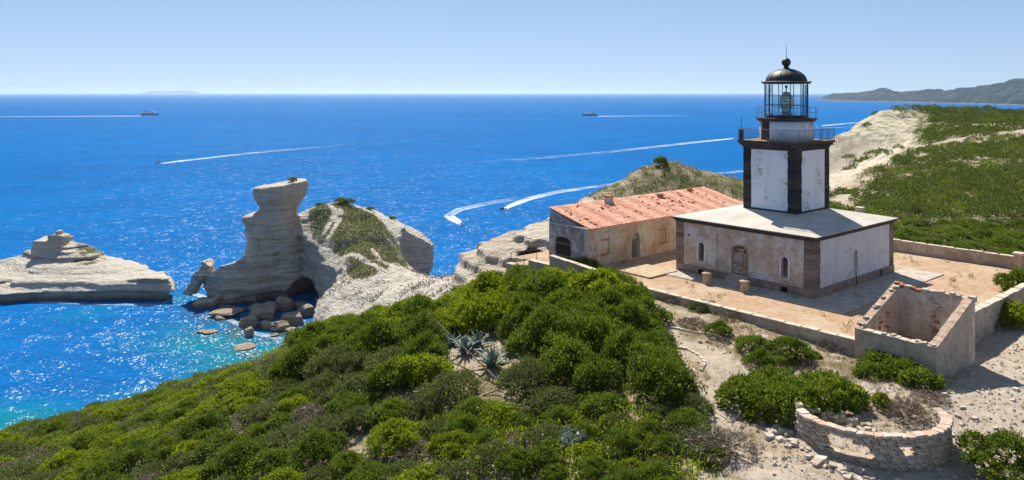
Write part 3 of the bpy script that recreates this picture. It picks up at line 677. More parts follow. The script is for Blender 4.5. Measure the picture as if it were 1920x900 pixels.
def m_tiles():
    t = NT('salmon_roof_tiles'); n = t.noise(0.45, 6, 0.65); n2 = t.noise(4.5, 5, 0.7)
    v = t.voro(2.6, t.mapping((1.6, 1.0, 1.0)), 'F1', 'Color')
    c = t.ramp(n, [(0.28, (0.70, 0.345, 0.225)), (0.5, (0.74, 0.385, 0.262)), (0.72, (0.77, 0.42, 0.295))])
    c = t.mix(0.35, c, t.mix(1.0, c, t.ramp(t.sep(v)[0], [(0.0, 0.6), (1.0, 1.3)]), 'MULTIPLY'))
    c = t.mix(t.ramp(n2, [(0.62, 0.0), (0.78, 0.4)]), c, (0.70, 0.50, 0.39))
    wv = t.new('ShaderNodeTexWave'); wv.wave_type = 'BANDS'; wv.bands_direction = 'X'; wv.inputs['Scale'].default_value = 1.45; t.l.new(t.co.outputs['Object'], wv.inputs['Vector'])
    return t.done(c, 0.85, t.bump(t.math('ADD', wv.outputs['Fac'], t.math('MULTIPLY', n2, .6)), 0.55, 0.07), 0.15)
MAT['tiles'] = m_tiles()
MAT['barrack_long'] = m_plaster('ochre_plaster', [(0.50, 0.33, 0.20), (0.58, 0.42, 0.27), (0.62, 0.51, 0.38), (0.66, 0.58, 0.48)], 0.42)
MAT['barrack_short'] = m_plaster('mauve_plaster', [(0.30, 0.21, 0.18), (0.36, 0.27, 0.24), (0.48, 0.45, 0.45), (0.56, 0.54, 0.55)], 0.5)
MAT['ruin_plaster'] = m_plaster('ruin_plaster', [(0.40, 0.31, 0.225), (0.46, 0.37, 0.28), (0.50, 0.41, 0.315), (0.55, 0.47, 0.375)], 0.4)
MAT['ruin_inner'] = m_plaster('ruin_inner_plaster', [(0.44, 0.31, 0.23), (0.54, 0.43, 0.34), (0.58, 0.49, 0.41), (0.62, 0.55, 0.48)], 0.8)
MAT['wall_low'] = m_plaster('yard_wall_plaster', [(0.36, 0.26, 0.18), (0.42, 0.33, 0.245), (0.46, 0.38, 0.30), (0.55, 0.49, 0.42)], 0.5)
MAT['coping'] = simple('bleached_coping', (0.56, 0.48, 0.38), .35, 2.0, .95, .4, .1)
MAT['coping_brick'] = simple('brick_coping', (0.47, 0.345, 0.255), .4, 2.5, .95, .4, .1)
def m_yard():
    t = NT('courtyard_earth'); P = t.geo('Position'); n = t.noise(0.3, 6, 0.62, P); n2 = t.noise(2.5, 6, 0.7, P); n3 = t.noise(9, 3, 0.6, P)
    c = t.ramp(n2, [(0.28, (0.27, 0.17, 0.10)), (0.5, (0.39, 0.26, 0.165)), (0.72, (0.47, 0.35, 0.245))])
    c = t.mix(t.ramp(n, [(0.48, 0.0), (0.66, 0.75)]), c, (0.46, 0.37, 0.265))
    c = t.mix(t.ramp(t.noise(0.8, 5, 0.7, P), [(0.60, 0.0), (0.68, 0.7)]), c, (0.16, 0.135, 0.055))
    return t.done(c, 0.97, t.bump(t.math('ADD', n2, t.math('MULTIPLY', n3, .5)), 0.6, 0.06), 0.08)
MAT['yard'] = m_yard()

# ------------------------------------------------------------------ courtyard floor and its apron
gx = np.arange(-7.6, 24.51, 0.535); gy = np.arange(-10.5, 28.01, 0.55)
GX, GY = np.meshgrid(gx, gy, indexing='ij'); WX = CX + cP * GX - sP * GY; WY = CY + sP * GX + cP * GY
Z = CZ + fbm(WX * .35, WY * .35, 0, 3, 5) * .02
fc = grid_faces(*GX.shape); cxm = GX.ravel()[fc].mean(1); cym = GY.ravel()[fc].mean(1)
fc = fc[~((cxm < -2.4) & (cym < -7.2))]
tag(link('courtyard', np_mesh('courtyard', np.stack([WX.ravel(), WY.ravel(), Z.ravel()], 1), fc, MAT['yard'], True)), 'ochre earth courtyard round the lighthouse', kind='structure')
SITE = dict(loc=(CX, CY, CZ), rz=PHI)
def apron(name, x0, x1, y0, y1, h, label, mat='concrete'):
    o = MB().box(x0, x1, y0, y1, -0.25, h).build(name, MAT[mat], None, False, 0.03); o.location = SITE['loc']; o.rotation_euler = (0, 0, PHI)
    return tag(o, label, kind='structure')
apron('pavement', -2.3, 17.0, -3.4, 0.05, 0.09, 'worn concrete pavement along the right wall of the lighthouse')
apron('pavement', -2.3, 0.05, 0.06, 15.2, 0.087, 'worn concrete pavement before the bricked door')
apron('pavement', -4.6, -0.6, 13.0, 17.4, 0.16, 'low concrete slab at the corner of the lighthouse yard', 'post_stone')

# ------------------------------------------------------------------ walls with real openings
def arch(s0, s1, z0, z1, rise, n=7):
    c = (s0 + s1) / 2; h = (s1 - s0) / 2
    pts = [(s0, z0), (s1, z0), (s1, z1 - rise)]
    pts += [(c + h * math.cos(math.pi * k / n), z1 - rise + rise * math.sin(math.pi * k / n)) for k in range(1, n)]
    return pts + [(s0, z1 - rise)]
def wall_face(mb, P, outer, holes, depth):
    # P maps (s, z, d) to local space; d runs into the wall
    loops = [[Vector((s, z, 0)) for s, z in outer]] + [[Vector((s, z, 0)) for s, z in h] for h in holes]
    flat = [p for l in loops for p in l]
    mb.add([P(p.x, p.y, 0) for p in flat], tessellate_polygon(loops))
    for h in holes:
        n = len(h)
        mb.add([P(s, z, 0) for s, z in h] + [P(s, z, depth) for s, z in h], [(i, (i + 1) % n, n + (i + 1) % n, n + i) for i in range(n)])
def fill(mb, P, loop, d): mb.add([P(s, z, d) for s, z in loop], [tuple(range(len(loop)))])
def ring_trim(mb, P, inner, outer, d0, d1):
    n = len(inner)
    for i in range(n):
        j = (i + 1) % n
        q = [inner[i], inner[j], outer[j], outer[i]]
        mb.add([P(s, z, d0) for s, z in q] + [P(s, z, d1) for s, z in q], [(0, 1, 2, 3), (7, 6, 5, 4), (0, 4, 5, 1), (1, 5, 6, 2), (2, 6, 7, 3), (3, 7, 4, 0)])
def offset_loop(loop, k, zb=0.0):
    c = Vector((sum(p[0] for p in loop) / len(loop), sum(p[1] for p in loop) / len(loop)))
    w = max(p[0] for p in loop) - min(p[0] for p in loop); h = max(p[1] for p in loop) - min(p[1] for p in loop)
    return [(c.x + (p[0] - c.x) * (1 + 2 * k / w), c.y + (p[1] - c.y) * (1 + 2 * k / h)) for p in loop]
def arched_window(parent, P, loop, depth, pane='window_glass', trim='stone_trim', sill=True, bar=True, tw=0.13):
    s0, s1 = min(p[0] for p in loop), max(p[0] for p in loop); z0, z1 = min(p[1] for p in loop), max(p[1] for p in loop)
    w = MB(); ring_trim(w, P, loop, offset_loop(loop, tw), -0.045, 0.02); wo = w.build('window', MAT[trim], parent)
    g = MB(); fill(g, P, loop, depth); g.build('pane', MAT[pane], wo)
    f = MB(); ring_trim(f, P, offset_loop(loop, -0.055), loop, depth - 0.07, depth - 0.012); f.build('frame', MAT['stone_trim'], wo)
    if bar:
        b = MB(); c = (s0 + s1) / 2
        for (a, e, lo, hi) in ((c - .02, c + .02, z0, z1),) + tuple((s0, s1, z0 + (z1 - z0) * k - .016, z0 + (z1 - z0) * k + .016) for k in (.33, .64)):
            q = [(a, lo), (e, lo), (e, hi), (a, hi)]; b.add([P(s, z, depth - .05) for s, z in q] + [P(s, z, depth - .02) for s, z in q], [(0, 1, 2, 3), (0, 4, 5, 1), (1, 5, 6, 2), (2, 6, 7, 3), (3, 7, 4, 0)])
        b.build('bars', MAT['wood_grey'], wo)
    if sill:
        b = MB(); q = [(s0 - .17, z0 - .13), (s1 + .17, z0 - .13), (s1 + .17, z0 - .005), (s0 - .17, z0 - .005)]
        b.add([P(s, z, -.13) for s, z in q] + [P(s, z, .1) for s, z in q], [(0, 1, 2, 3), (7, 6, 5, 4), (0, 4, 5, 1), (1, 5, 6, 2), (2, 6, 7, 3), (3, 7, 4, 0)])
        b.build('sill', MAT['stone_trim'], wo)
    return wo

# ------------------------------------------------------------------ the lighthouse
LX, LY = 14.3, 13.6
TX0, TX1, TY0, TY1 = 4.3, 10.0, 3.95, 9.2
TCX, TCY = (TX0 + TX1) / 2, (TY0 + TY1) / 2
EZ, RZ = 4.88, 5.93                                 # eaves and the top of the low hipped roof
LH = empty('lighthouse', SITE['loc'], PHI)
tag(LH, 'square whitewashed lighthouse with dark stone corners and a black glazed lantern', 'lighthouse')
PL = lambda s, z, d: (0 + d, s, z)                  # left-hand wall (x = 0)
PR = lambda s, z, d: (s, 0 + d, z)                  # right-hand wall (y = 0)
win1, win2 = arch(2.28, 2.92, 1.33, 3.05, .32), arch(10.53, 11.17, 1.33, 3.05, .32)
door = arch(6.18, 7.52, 0.86, 3.3, .55)
v1, v2 = [(2.3, .12), (2.95, .12), (2.95, .58), (2.3, .58)], [(10.5, .12), (11.15, .12), (11.15, .58), (10.5, .58)]
w = MB(); wall_face(w, PL, [(0, .72), (LY, .72), (LY, EZ), (0, EZ)], [win1, win2, door], .34)
w.build('wall', MAT['wall_worn'], LH)['label'] = 'worn brown left-hand wall with bricked-up door'
winR = arch(6.68, 7.32, 1.40, 3.10, .32)
w = MB(); wall_face(w, PR, [(0, .72), (LX, .72), (LX, EZ), (0, EZ)], [winR], .34)
w.build('wall', MAT['wall_white'], LH)['label'] = 'whiter right-hand wall with one arched window'
w = MB(); w.add([(LX, 0, 0), (LX, LY, 0), (LX, LY, EZ), (LX, 0, EZ)], [(0, 1, 2, 3)]); w.build('wall', MAT['wall_white'], LH)
w = MB(); w.add([(0, LY, 0), (LX, LY, 0), (LX, LY, EZ), (0, LY, EZ)], [(3, 2, 1, 0)]); w.build('wall', MAT['wall_worn'], LH)
MAT['white_trim'] = simple('whitewashed_trim', (0.74, 0.72, 0.69), .2, 3, .9, .25, .2)
for lp in (win1, win2): arched_window(LH, PL, lp, .26, trim='white_trim')
arched_window(LH, PR, winR, .26, trim='white_trim')
# plinth with cellar vents
pl = MB(); wall_face(pl, lambda s, z, d: (-.09 + d, s, z), [(-.09, -.25), (LY, -.25), (LY, .76), (-.09, .76)], [v1, v2], .4)
pl.add([(-.09, -.09, .76), (-.09, LY, .76), (.02, LY, .76), (.02, -.09, .76)], [(0, 3, 2, 1)])
plo = pl.build('plinth', MAT['plinth'], LH)
vr = [(11.5, .12), (12.0, .12), (12.0, .66), (11.5, .66)]
pl = MB(); wall_face(pl, lambda s, z, d: (s, -.09 + d, z), [(-.088, -.25), (LX + .09, -.25), (LX + .09, .757), (-.088, .757)], [vr], .4)
pl.add([(.021, -.09, .757), (LX + .09, -.09, .757), (LX + .09, .02, .757), (.021, .02, .757)], [(0, 1, 2, 3)])
pl.add([(LX + .09, -.09, -.25), (LX + .09, LY, -.25), (LX + .09, LY, .757), (LX + .09, -.09, .757)], [(0, 1, 2, 3)])
plr = pl.build('plinth', MAT['plinth'], LH)
for lp, P, par in ((v1, lambda s, z, d: (-.09 + d, s, z), plo), (v2, lambda s, z, d: (-.09 + d, s, z), plo), (vr, lambda s, z, d: (s, -.09 + d, z), plr)):
    m = MB(); fill(m, P, lp, .3); m.build('cellar_vent', MAT['dark_void'], par)
m = MB().box(6.9, 6.96, -.12, -.06, .05, 1.3); m.build('downpipe', MAT['dark_void'], LH)
m = MB(); m.tube([(-.03, 12.2, 3.5), (-.12, 12.2, 3.5)], .09, 8); m.build('pipe_stub', MAT['dark_void'], LH)
m = MB(); m.tube([(-.03, 9.15, .8), (-.03, 9.15, 4.3)], .018, 6); m.build('cable', MAT['wood_grey'], LH)
# bricked-up door: stone infill in courses, one stone at a time
dr = MB(); ring_trim(dr, PL, door, offset_loop(door, .17), -.03, .02); do = dr.build('door', MAT['plinth'], LH); do['label'] = 'doorway blocked with rough masonry'
bk = MB(); fill(bk, PL, door, .27); bk.build('backing', MAT['wood_grey'], do)
stone_vars = []
def stone_mesh(seed, mat, jag=.10, bev=.10):
    r = random.Random(seed); bm = bmesh.new(); bmesh.ops.create_cube(bm, size=1.0)
    bmesh.ops.bevel(bm, geom=list(bm.edges), offset=bev, segments=1, affect='EDGES')
    for v in bm.verts: v.co = Vector((v.co.x + r.uniform(-jag, jag), v.co.y + r.uniform(-jag, jag), v.co.z + r.uniform(-jag, jag) * .8))
    me = bpy.data.meshes.new('stone'); bm.to_mesh(me); bm.free(); me.materials.append(mat); return me
def m_varstone(name, lo, hi, sc=2.0):
    t = NT(name); oi = t.new('ShaderNodeObjectInfo'); n = t.noise(sc, 5, 0.65)
    c = t.mix(oi.outputs['Random'], lo, hi); c = t.mix(1.0, c, t.ramp(n, [(0.3, .7), (0.7, 1.2)]), 'MULTIPLY')
    return t.done(c, .95, t.bump(t.noise(sc * 3, 5, .7), .6, .06), .1)
MAT['door_stone'] = m_varstone('door_infill_stone', (0.30, 0.19, 0.13), (0.50, 0.44, 0.40))
MAT['quoin_v'] = m_varstone('dark_quoin_stone', (0.036, 0.032, 0.032), (0.085, 0.068, 0.060))
MAT['quoin_b'] = m_varstone('brown_quoin_stone', (0.16, 0.115, 0.09), (0.29, 0.22, 0.18))
MAT['cornice_v'] = m_varstone('cornice_stone', (0.045, 0.037, 0.034), (0.13, 0.098, 0.08))
MAT['ring_stone'] = m_varstone('dry_stone', (0.38, 0.295, 0.215), (0.58, 0.49, 0.38), 1.5)
MAT['coping_v'] = m_varstone('rough_coping_stone', (0.50, 0.34, 0.25), (0.60, 0.52, 0.43), 1.5)
MAT['loose_stone'] = m_varstone('loose_pale_stone', (0.42, 0.345, 0.265), (0.60, 0.535, 0.45), 1.2)
def stones_of(matname, n=4, jag=.06, bev=.10): return [stone_mesh(100 + i, MAT[matname], jag, bev) for i in range(n)]
def put(name, me, parent, loc, size, rz=0.0):
    o = link(name, me, parent); o.location = loc; o.scale = size; o.rotation_euler = (0, 0, rz); return o
dsm = stones_of('door_stone', 4, .05); zc = .88; r_ = random.Random(3)
while zc < 3.05:
    hh = r_.uniform(.15, .24); s = 6.2
    lim = 7.5 if zc < 2.6 else 7.2
    if zc >= 2.6: s = 6.45
    while s < lim - .12:
        wd_ = min(r_.uniform(.28, .55), lim - s)
        put('infill_stone', r_.choice(dsm), do, (.20 + r_.uniform(-.05, .03), s + wd_ / 2, zc + hh / 2), (.18, wd_ * .95, hh * .92)); s += wd_
    zc += hh
# quoins of the body: one block per course on each visible corner
qb = stones_of('quoin_b', 4, .03, .05); qd = stones_of('quoin_v', 4, .018, .03); r_ = random.Random(5)
def quoins(cx, cy, sx, sy, z0, z1, h, a, meshes, par):
    n = round((z1 - z0) / h); h = (z1 - z0) / n
    for k in range(n):
        la, lb = a * r_.uniform(.97, 1.03), a * r_.uniform(.97, 1.03)
        put('quoin', r_.choice(meshes), par, (cx + sx * (la / 2 - .05), cy + sy * (lb / 2 - .05), z0 + h * (k + .5)), (la, lb, h * 1.03))
quoins(0, 0, 1, 1, .76, EZ - .06, .40, .95, qb, LH); quoins(0, LY, 1, -1, .76, EZ - .06, .40, .85, qb, LH); quoins(LX, 0, -1, 1, .76, EZ - .06, .40, .8, qb, LH)
# cornice and hipped roof
co = MB()
for k, (e, z0, z1) in enumerate(((.10, EZ - .24, EZ - .10), (.22, EZ - .10, EZ + .03), (.34, EZ + .03, EZ + .13))):
    i = .25
    co.prism([(-e, -e), (LX + e, -e), (LX + e, LY + e), (-e, LY + e)], z0, z1)
co.build('cornice', MAT['cornice'], LH)
e = .36; b0 = [(-e, -e), (LX + e, -e), (LX + e, LY + e), (-e, LY + e)]; b1 = [(TX0 - .1, TY0 - .1), (TX1 + .1, TY0 - .1), (TX1 + .1, TY1 + .1), (TX0 - .1, TY1 + .1)]
rf = MB(); rf.loft([[(x, y, EZ + .132) for x, y in b0], [(x, y, EZ + .19) for x, y in b0], [(x, y, RZ) for x, y in b1]], True); rf.build('roof', MAT['roof_white'], LH)
ch = MB().box(12.55, 13.15, 2.1, 2.7, EZ + .1, EZ + .98); cho = ch.build('chimney', MAT['post_stone'], LH, False, .04)
MB().box(12.50, 13.20, 2.05, 2.75, EZ + .98, EZ + 1.06).build('cap', MAT['coping'], cho)
# steps and the two stone posts
for k in range(4): MB().box(-1.25 + .28 * k, -.09 - .001 * k, 5.9 - .002 * k, 7.8 + .002 * k, -.05, .22 + .2 * k).build('step', MAT['concrete'], LH, False, .02)
for yy in (8.75, 5.0):
    MB().lathe([(.40, -.05), (.43, .05), (.40, .12), (.40, .78), (.46, .82), (.46, .92), (.30, .97)], 14, (-2.05, yy)).build('post', MAT['post_stone'], LH, True)
# tower shaft
tw = MB(); T0, T1 = RZ - 1.2, 11.5
tw.prism([(TX0, TY0), (TX1, TY0), (TX1, TY1), (TX0, TY1)], T0, T1 + .1); tw.build('tower_shaft', MAT['tower_paint'], LH)
quoins(TX0, TY0, 1, 1, RZ - .35, T1, .41, .88, qd, LH); quoins(TX0, TY1, 1, -1, RZ - .2, T1, .41, .80, qd, LH); quoins(TX1, TY0, -1, 1, RZ - .2, T1, .41, .80, qd, LH); quoins(TX1, TY1, -1, -1, RZ, T1, .41, .8, qd, LH)
m = MB().prism([(TX0 - .03, TY0 - .03), (TX1 + .03, TY0 - .03), (TX1 + .03, TY1 + .03), (TX0 - .03, TY1 + .03)], RZ - .3, RZ + .16); m.build('tower_base_course', MAT['quoin'], LH)
m = MB()
m.prism([(TX0 - .04, TY0 - .04), (TX1 + .04, TY0 - .04), (TX1 + .04, TY1 + .04), (TX0 - .04, TY1 + .04)], T1 - .06, T1 + .12)
m.prism([(TX0 - .13, TY0 - .13), (TX1 + .13, TY0 - .13), (TX1 + .13, TY1 + .13), (TX0 - .13, TY1 + .13)], T1 + .12, T1 + .30); m.build('tower_cornice', MAT['quoin'], LH)
cv = stones_of('cornice_v', 4, .04)
for side in range(4):
    L = (TX1 - TX0 + .6) if side % 2 == 0 else (TY1 - TY0 + .6); n = 9
    for k in range(n):
        f = (k + .5) / n
        if side == 0: p = (TX0 - .3 + L * f, TY0 - .14, T1 + .41); sz = (L / n * .96, .4, .25)
        elif side == 2: p = (TX0 - .3 + L * f, TY1 + .14, T1 + .41); sz = (L / n * .96, .4, .25)
        elif side == 1: p = (TX1 + .14, TY0 - .3 + L * f, T1 + .41); sz = (.4, L / n * .96, .25)
        else: p = (TX0 - .14, TY0 - .3 + L * f, T1 + .41); sz = (.4, L / n * .96, .25)
        put('cornice_stone', cv[(k + side) % 4], LH, p, sz)
DK = 12.24
m = MB().prism([(TX0 - .44, TY0 - .44), (TX1 + .44, TY0 - .44), (TX1 + .44, TY1 + .44), (TX0 - .44, TY1 + .44)], T1 + .52, DK); m.build('gallery_deck', MAT['cornice'], LH, False, .03)
MB().prism([(TX0 - .3, TY0 - .3), (TX1 + .3, TY0 - .3), (TX1 + .3, TY1 + .3), (TX0 - .3, TY1 + .3)], DK - .01, DK + .012).build('deck_floor', MAT['post_stone'], LH)
# lower gallery railing
a0, a1, c0, c1 = TX0 - .36, TX1 + .36, TY0 - .36, TY1 + .36; RH = 1.05
rail = MB()
for zz in (DK + RH, DK + .12):
    rail.tube([(a0, c0, zz), (a1, c0, zz)], .022, 5); rail.tube([(a1, c0, zz), (a1, c1, zz)], .022, 5); rail.tube([(a1, c1, zz), (a0, c1, zz)], .022, 5); rail.tube([(a0, c1, zz), (a0, c0, zz)], .022, 5)
ro = rail.build('gallery_railing', MAT['grey_metal'], LH)
bal = MB().tube([(0, 0, 0), (0, 0, RH)], .013, 5).mesh('baluster', MAT['grey_metal']); pst = MB().tube([(0, 0, 0), (0, 0, RH + .05)], .03, 6).mesh('railing_post', MAT['grey_metal'])
def balusters(p, q, n):
    for k in range(n):
        f = k / n; o = link('railing_post' if k % 6 == 0 else 'baluster', pst if k % 6 == 0 else bal, ro); o.location = (p[0] + (q[0] - p[0]) * f, p[1] + (q[1] - p[1]) * f, DK)
balusters((a0, c0), (a1, c0), 30); balusters((a1, c0), (a1, c1), 30); balusters((a1, c1), (a0, c1), 30); balusters((a0, c1), (a0, c0), 30)
m = MB().tube([(a0 + .1, c1 - .25, DK), (a0 + .1, c1 - .25, DK + 2.1)], .025, 5); m.box(a0 - .02, a0 + .22, c1 - .4, c1 - .1, DK + .012, DK + .95); m.build('signal_mast', MAT['black_metal'], LH)
# drum, upper gallery, lantern
DR = 2.38; G2 = DK + 2.05
MB().lathe([(DR, DK), (DR, G2 - .30)], 40, (TCX, TCY)).build('drum', MAT['tower_paint'], LH, True)
m = MB()                                             # the dark stone strip on the seaward side of the drum
aa = math.pi - .35
for k in range(1):
    pts = [(TCX + (DR + o_) * math.cos(aa + d), TCY + (DR + o_) * math.sin(aa + d)) for o_, d in ((.03, -.22), (.03, 0), (.03, .22), (-.2, .22), (-.2, -.22))]
    m.prism(pts, DK + .013, G2 - .3)
m.build('drum_pilaster', MAT['quoin'], LH)
m = MB().lathe([(DR - .1, G2 - .31), (DR + .12, G2 - .29), (DR + .26, G2 - .12), (DR + .34, G2 - .10), (DR + .34, G2), (DR - .3, G2 + .005)], 40, (TCX, TCY)); m.build('upper_gallery', MAT['cornice'], LH)
RR = DR + .30
rl = MB()
for zz in (.95, .5):
    rl.tube([(TCX + RR * math.cos(2 * math.pi * k / 36), TCY + RR * math.sin(2 * math.pi * k / 36), G2 + zz) for k in range(37)], .016, 5)
ru = rl.build('upper_railing', MAT['grey_metal'], LH)
up = MB().tube([(0, 0, 0), (0, 0, .97)], .018, 5).mesh('railing_post', MAT['grey_metal'])
for k in range(12):
    o = link('railing_post', up, ru); o.location = (TCX + RR * math.cos(2 * math.pi * (k + .3) / 12), TCY + RR * math.sin(2 * math.pi * (k + .3) / 12), G2)
NS, LR = 12, 1.92; L0, L1 = G2 + .22, G2 + 3.13
lan = MB().lathe([(LR + .03, G2 + .002), (LR + .03, L0), (LR - .1, L0 + .02)], 36, (TCX, TCY)).build('lantern_base', MAT['black_metal'], LH)
rows = [L0, L0 + .95, L0 + 1.80, L1]
cor = [(TCX + LR * math.cos(2 * math.pi * (k + .35) / NS), TCY + LR * math.sin(2 * math.pi * (k + .35) / NS)) for k in range(NS)]
for k in range(NS):
    p, q = cor[k], cor[(k + 1) % NS]
    MB().tube([(p[0], p[1], L0), (p[0], p[1], L1)], .042, 6).build('mullion', MAT['black_metal'], lan)
    for j in range(3):
        if j: MB().tube([(p[0], p[1], rows[j]), (q[0], q[1], rows[j])], .026, 5).build('glazing_bar', MAT['black_metal'], lan)
        ca, cb_ = Vector((*p, 0)), Vector((*q, 0)); e1 = ca.lerp(cb_, .03); e2 = ca.lerp(cb_, .97)
        nrm = (Vector((TCX, TCY, 0)) - (ca + cb_) / 2).normalized() * .012
        qs = [(e1.x, e1.y, rows[j] + .03), (e2.x, e2.y, rows[j] + .03), (e2.x, e2.y, rows[j + 1] - .03), (e1.x, e1.y, rows[j + 1] - .03)]
        MB().add(qs, [(0, 1, 2, 3)]).build('pane', MAT['pane'], lan)
ln = MB().lathe([(.18, L0 + .2), (.30, L0 + .35), (.52, L0 + .75), (.60, L0 + 1.1), (.60, L0 + 1.45), (.52, L0 + 1.75), (.30, L0 + 2.1), (.12, L0 + 2.2)], 20, (TCX, TCY)); lo = ln.build('lens', MAT['lens'], LH, True)
for zz, rr in ((.75, .54), (1.0, .61), (1.28, .625), (1.55, .61), (1.8, .50)):
    MB().lathe([(rr, L0 + zz), (rr + .03, L0 + zz), (rr + .03, L0 + zz + .05), (rr, L0 + zz + .05)], 20, (TCX, TCY)).build('lens_ring', MAT['black_metal'], lo)
pd = MB().lathe([(.55, G2 + .02), (.55, L0 + .12), (.32, L0 + .18), (.32, L0 + .34)], 16, (TCX, TCY)); pd.build('lens_pedestal', MAT['grey_metal'], LH)
m = MB().lathe([(.05, L0 + 2.2), (.05, L0 + 2.5), (.13, L0 + 2.55), (.13, L0 + 2.75), (.04, L0 + 2.8)], 10, (TCX, TCY)); m.build('lamp_fitting', MAT['black_metal'], lo)
ev = MB().lathe([(LR - .1, L1), (LR + .12, L1), (LR + .22, L1 + .10), (LR + .28, L1 + .13), (LR + .28, L1 + .20), (LR - .02, L1 + .26)], 36, (TCX, TCY)); ev.build('lantern_cornice', MAT['dome'], LH)
for k in range(12):
    aa = 2 * math.pi * (k + .35) / 12
    m = MB().tube([(TCX + (LR + .22) * math.cos(aa), TCY + (LR + .22) * math.sin(aa), L1 + .14), (TCX + (LR + .34) * math.cos(aa), TCY + (LR + .34) * math.sin(aa), L1 + .24)], [.06, .03], 5); m.build('gargoyle', MAT['dome'], LH)
DZ = L1 + .2
prof = [(1.84 * math.cos(t), DZ + 1.22 * math.sin(t)) for t in [math.pi / 2 * k / 9 for k in range(9)]] + [(.30, DZ + 1.24), (.22, DZ + 1.36), (.19, DZ + 1.44)]
dm = MB().lathe(prof, 36, (TCX, TCY)).build('dome', MAT['dome'], LH, True)
for k in range(12):
    aa = 2 * math.pi * (k + .35) / 12
    MB().tube([(TCX + (r + .01) * math.cos(aa), TCY + (r + .01) * math.sin(aa), z) for r, z in prof[:9]], .022, 5).build('rib', MAT['dome'], dm)
MB().lathe([(.19, DZ + 1.40)] + [(.41 * math.sin(t), DZ + 1.80 - .41 * math.cos(t)) for t in [math.pi * k / 10 for k in range(2, 10)]] + [(.05, DZ + 2.25)], 20, (TCX, TCY)).build('vent_ball', MAT['dome'], LH, True)
MB().tube([(TCX, TCY, DZ + 2.2), (TCX, TCY, DZ + 3.6)], [.03, .012], 5).build('lightning_rod', MAT['black_metal'], LH)

# ------------------------------------------------------------------ the barracks with the red roof
BX0, BX1, BY0, BY1 = -5.7, 20.3, 19.6, 24.95
FE, RE = 3.62, 4.95                                  # front eaves, rear ridge
BK = empty('barracks', SITE['loc'], PHI); tag(BK, 'long low barracks with a salmon tiled roof and peeling ochre walls', 'building')
PF = lambda s, z, d: (s, BY0 + d, z); PG = lambda s, z, d: (BX0 + d, s, z)
bdoor = arch(.55, 1.75, .05, 2.55, .6, 8)
bw1, bw2 = [(-3.75, 1.05), (-2.75, 1.05), (-2.75, 2.35), (-3.75, 2.35)], [(5.0, 1.05), (6.0, 1.05), (6.0, 2.35), (5.0, 2.35)]
sl = [[(-5.35 + k * .55, 1.45), (-5.23 + k * .55, 1.45), (-5.23 + k * .55, 2.1), (-5.35 + k * .55, 2.1)] for k in (0, 1)]
w = MB(); wall_face(w, PF, [(BX0, -.3), (BX1, -.3), (BX1, FE - .05), (BX0, FE - .05)], [bdoor, bw1, bw2] + sl, .3); w.build('wall', MAT['barrack_long'], BK)['label'] = 'peeling ochre long wall'
gate = arch(21.85, 24.05, .02, 2.5, .45, 8)
w = MB(); wall_face(w, PG, [(BY0, -.6), (BY1, -.6), (BY1, FE - .02), (BY0, FE - .02)], [gate], .3)
w.build('wall', MAT['barrack_short'], BK)['label'] = 'mauve and white end wall with a dark gate'
w = MB(); w.add([(BX0 + .25, BY0 + .3, FE - .1), (BX0 + .25, BY1, FE - .1), (BX0 + .25, BY1, RE - .05)], [(0, 2, 1)]); w.add([(BX1, BY0, -.3), (BX1, BY1, -.3), (BX1, BY1, RE), (BX1, BY0, FE)], [(0, 1, 2, 3)])
w.add([(BX0, BY1, -.6), (BX1, BY1, -.6), (BX1, BY1, RE - .03), (BX0 + .25, BY1, RE - .03), (BX0, BY1, FE - .02)], [(4, 3, 2, 1, 0)]); w.build('gable', MAT['barrack_short'], BK)
MB().box(BX0 - .08, BX0 + .32, BY0 - .06, BY1 + .04, FE - .022, FE + .10).build('coping', MAT['coping'], BK, False, .02)
sl_ = (RE - FE) / (BY1 - BY0)
r0, r1 = BX0 + .2, BX1 + .15
rf = MB()
n = 2
rf.loft([[(r0, BY0 - .22, FE - .22 * sl_), (r1, BY0 - .22, FE - .22 * sl_), (r1, BY1 + .15, RE + .15 * sl_), (r0, BY1 + .15, RE + .15 * sl_)],
         [(r0, BY0 - .22, FE - .22 * sl_ + .14), (r1, BY0 - .22, FE - .22 * sl_ + .14), (r1, BY1 + .15, RE + .15 * sl_ + .14), (r0, BY1 + .15, RE + .15 * sl_ + .14)]])
rfo = rf.build('roof', MAT['tiles'], BK)
# curved tile rows across the roof and slipped tiles lying loose on it
nrow, ncol = 18, 130; V = []; F = []
for j in range(nrow):
    y0 = BY0 - .24 + (BY1 - BY0 + .4) * j / nrow; y1 = y0 + (BY1 - BY0 + .4) / nrow * 1.12
    for i in range(ncol):
        if r_.random() < .025: continue
        x0 = r0 + (r1 - r0) * i / ncol; wv = (r1 - r0) / ncol * .94; k = len(V); dz = r_.uniform(-.008, .012)
        for yy, lift in ((y0, .030), (y1, .008)):
            zb = FE + (yy - BY0) * sl_ + .14 + lift + dz
            V += [(x0, yy, zb - .012), (x0 + wv * .3, yy, zb + .022), (x0 + wv * .7, yy, zb + .022), (x0 + wv, yy, zb - .012)]
        F += [(k, k + 1, k + 5, k + 4), (k + 1, k + 2, k + 6, k + 5), (k + 2, k + 3, k + 7, k + 6)]
tl = link('tile_rows', np_mesh('tile_rows', np.array(V), np.array(F), MAT['tiles'], False), rfo); tl['kind'] = 'stuff'
MAT['tile_dark'] = simple('broken_dark_tile', (0.10, 0.045, 0.035), .4, 5, .9, .2, .1)
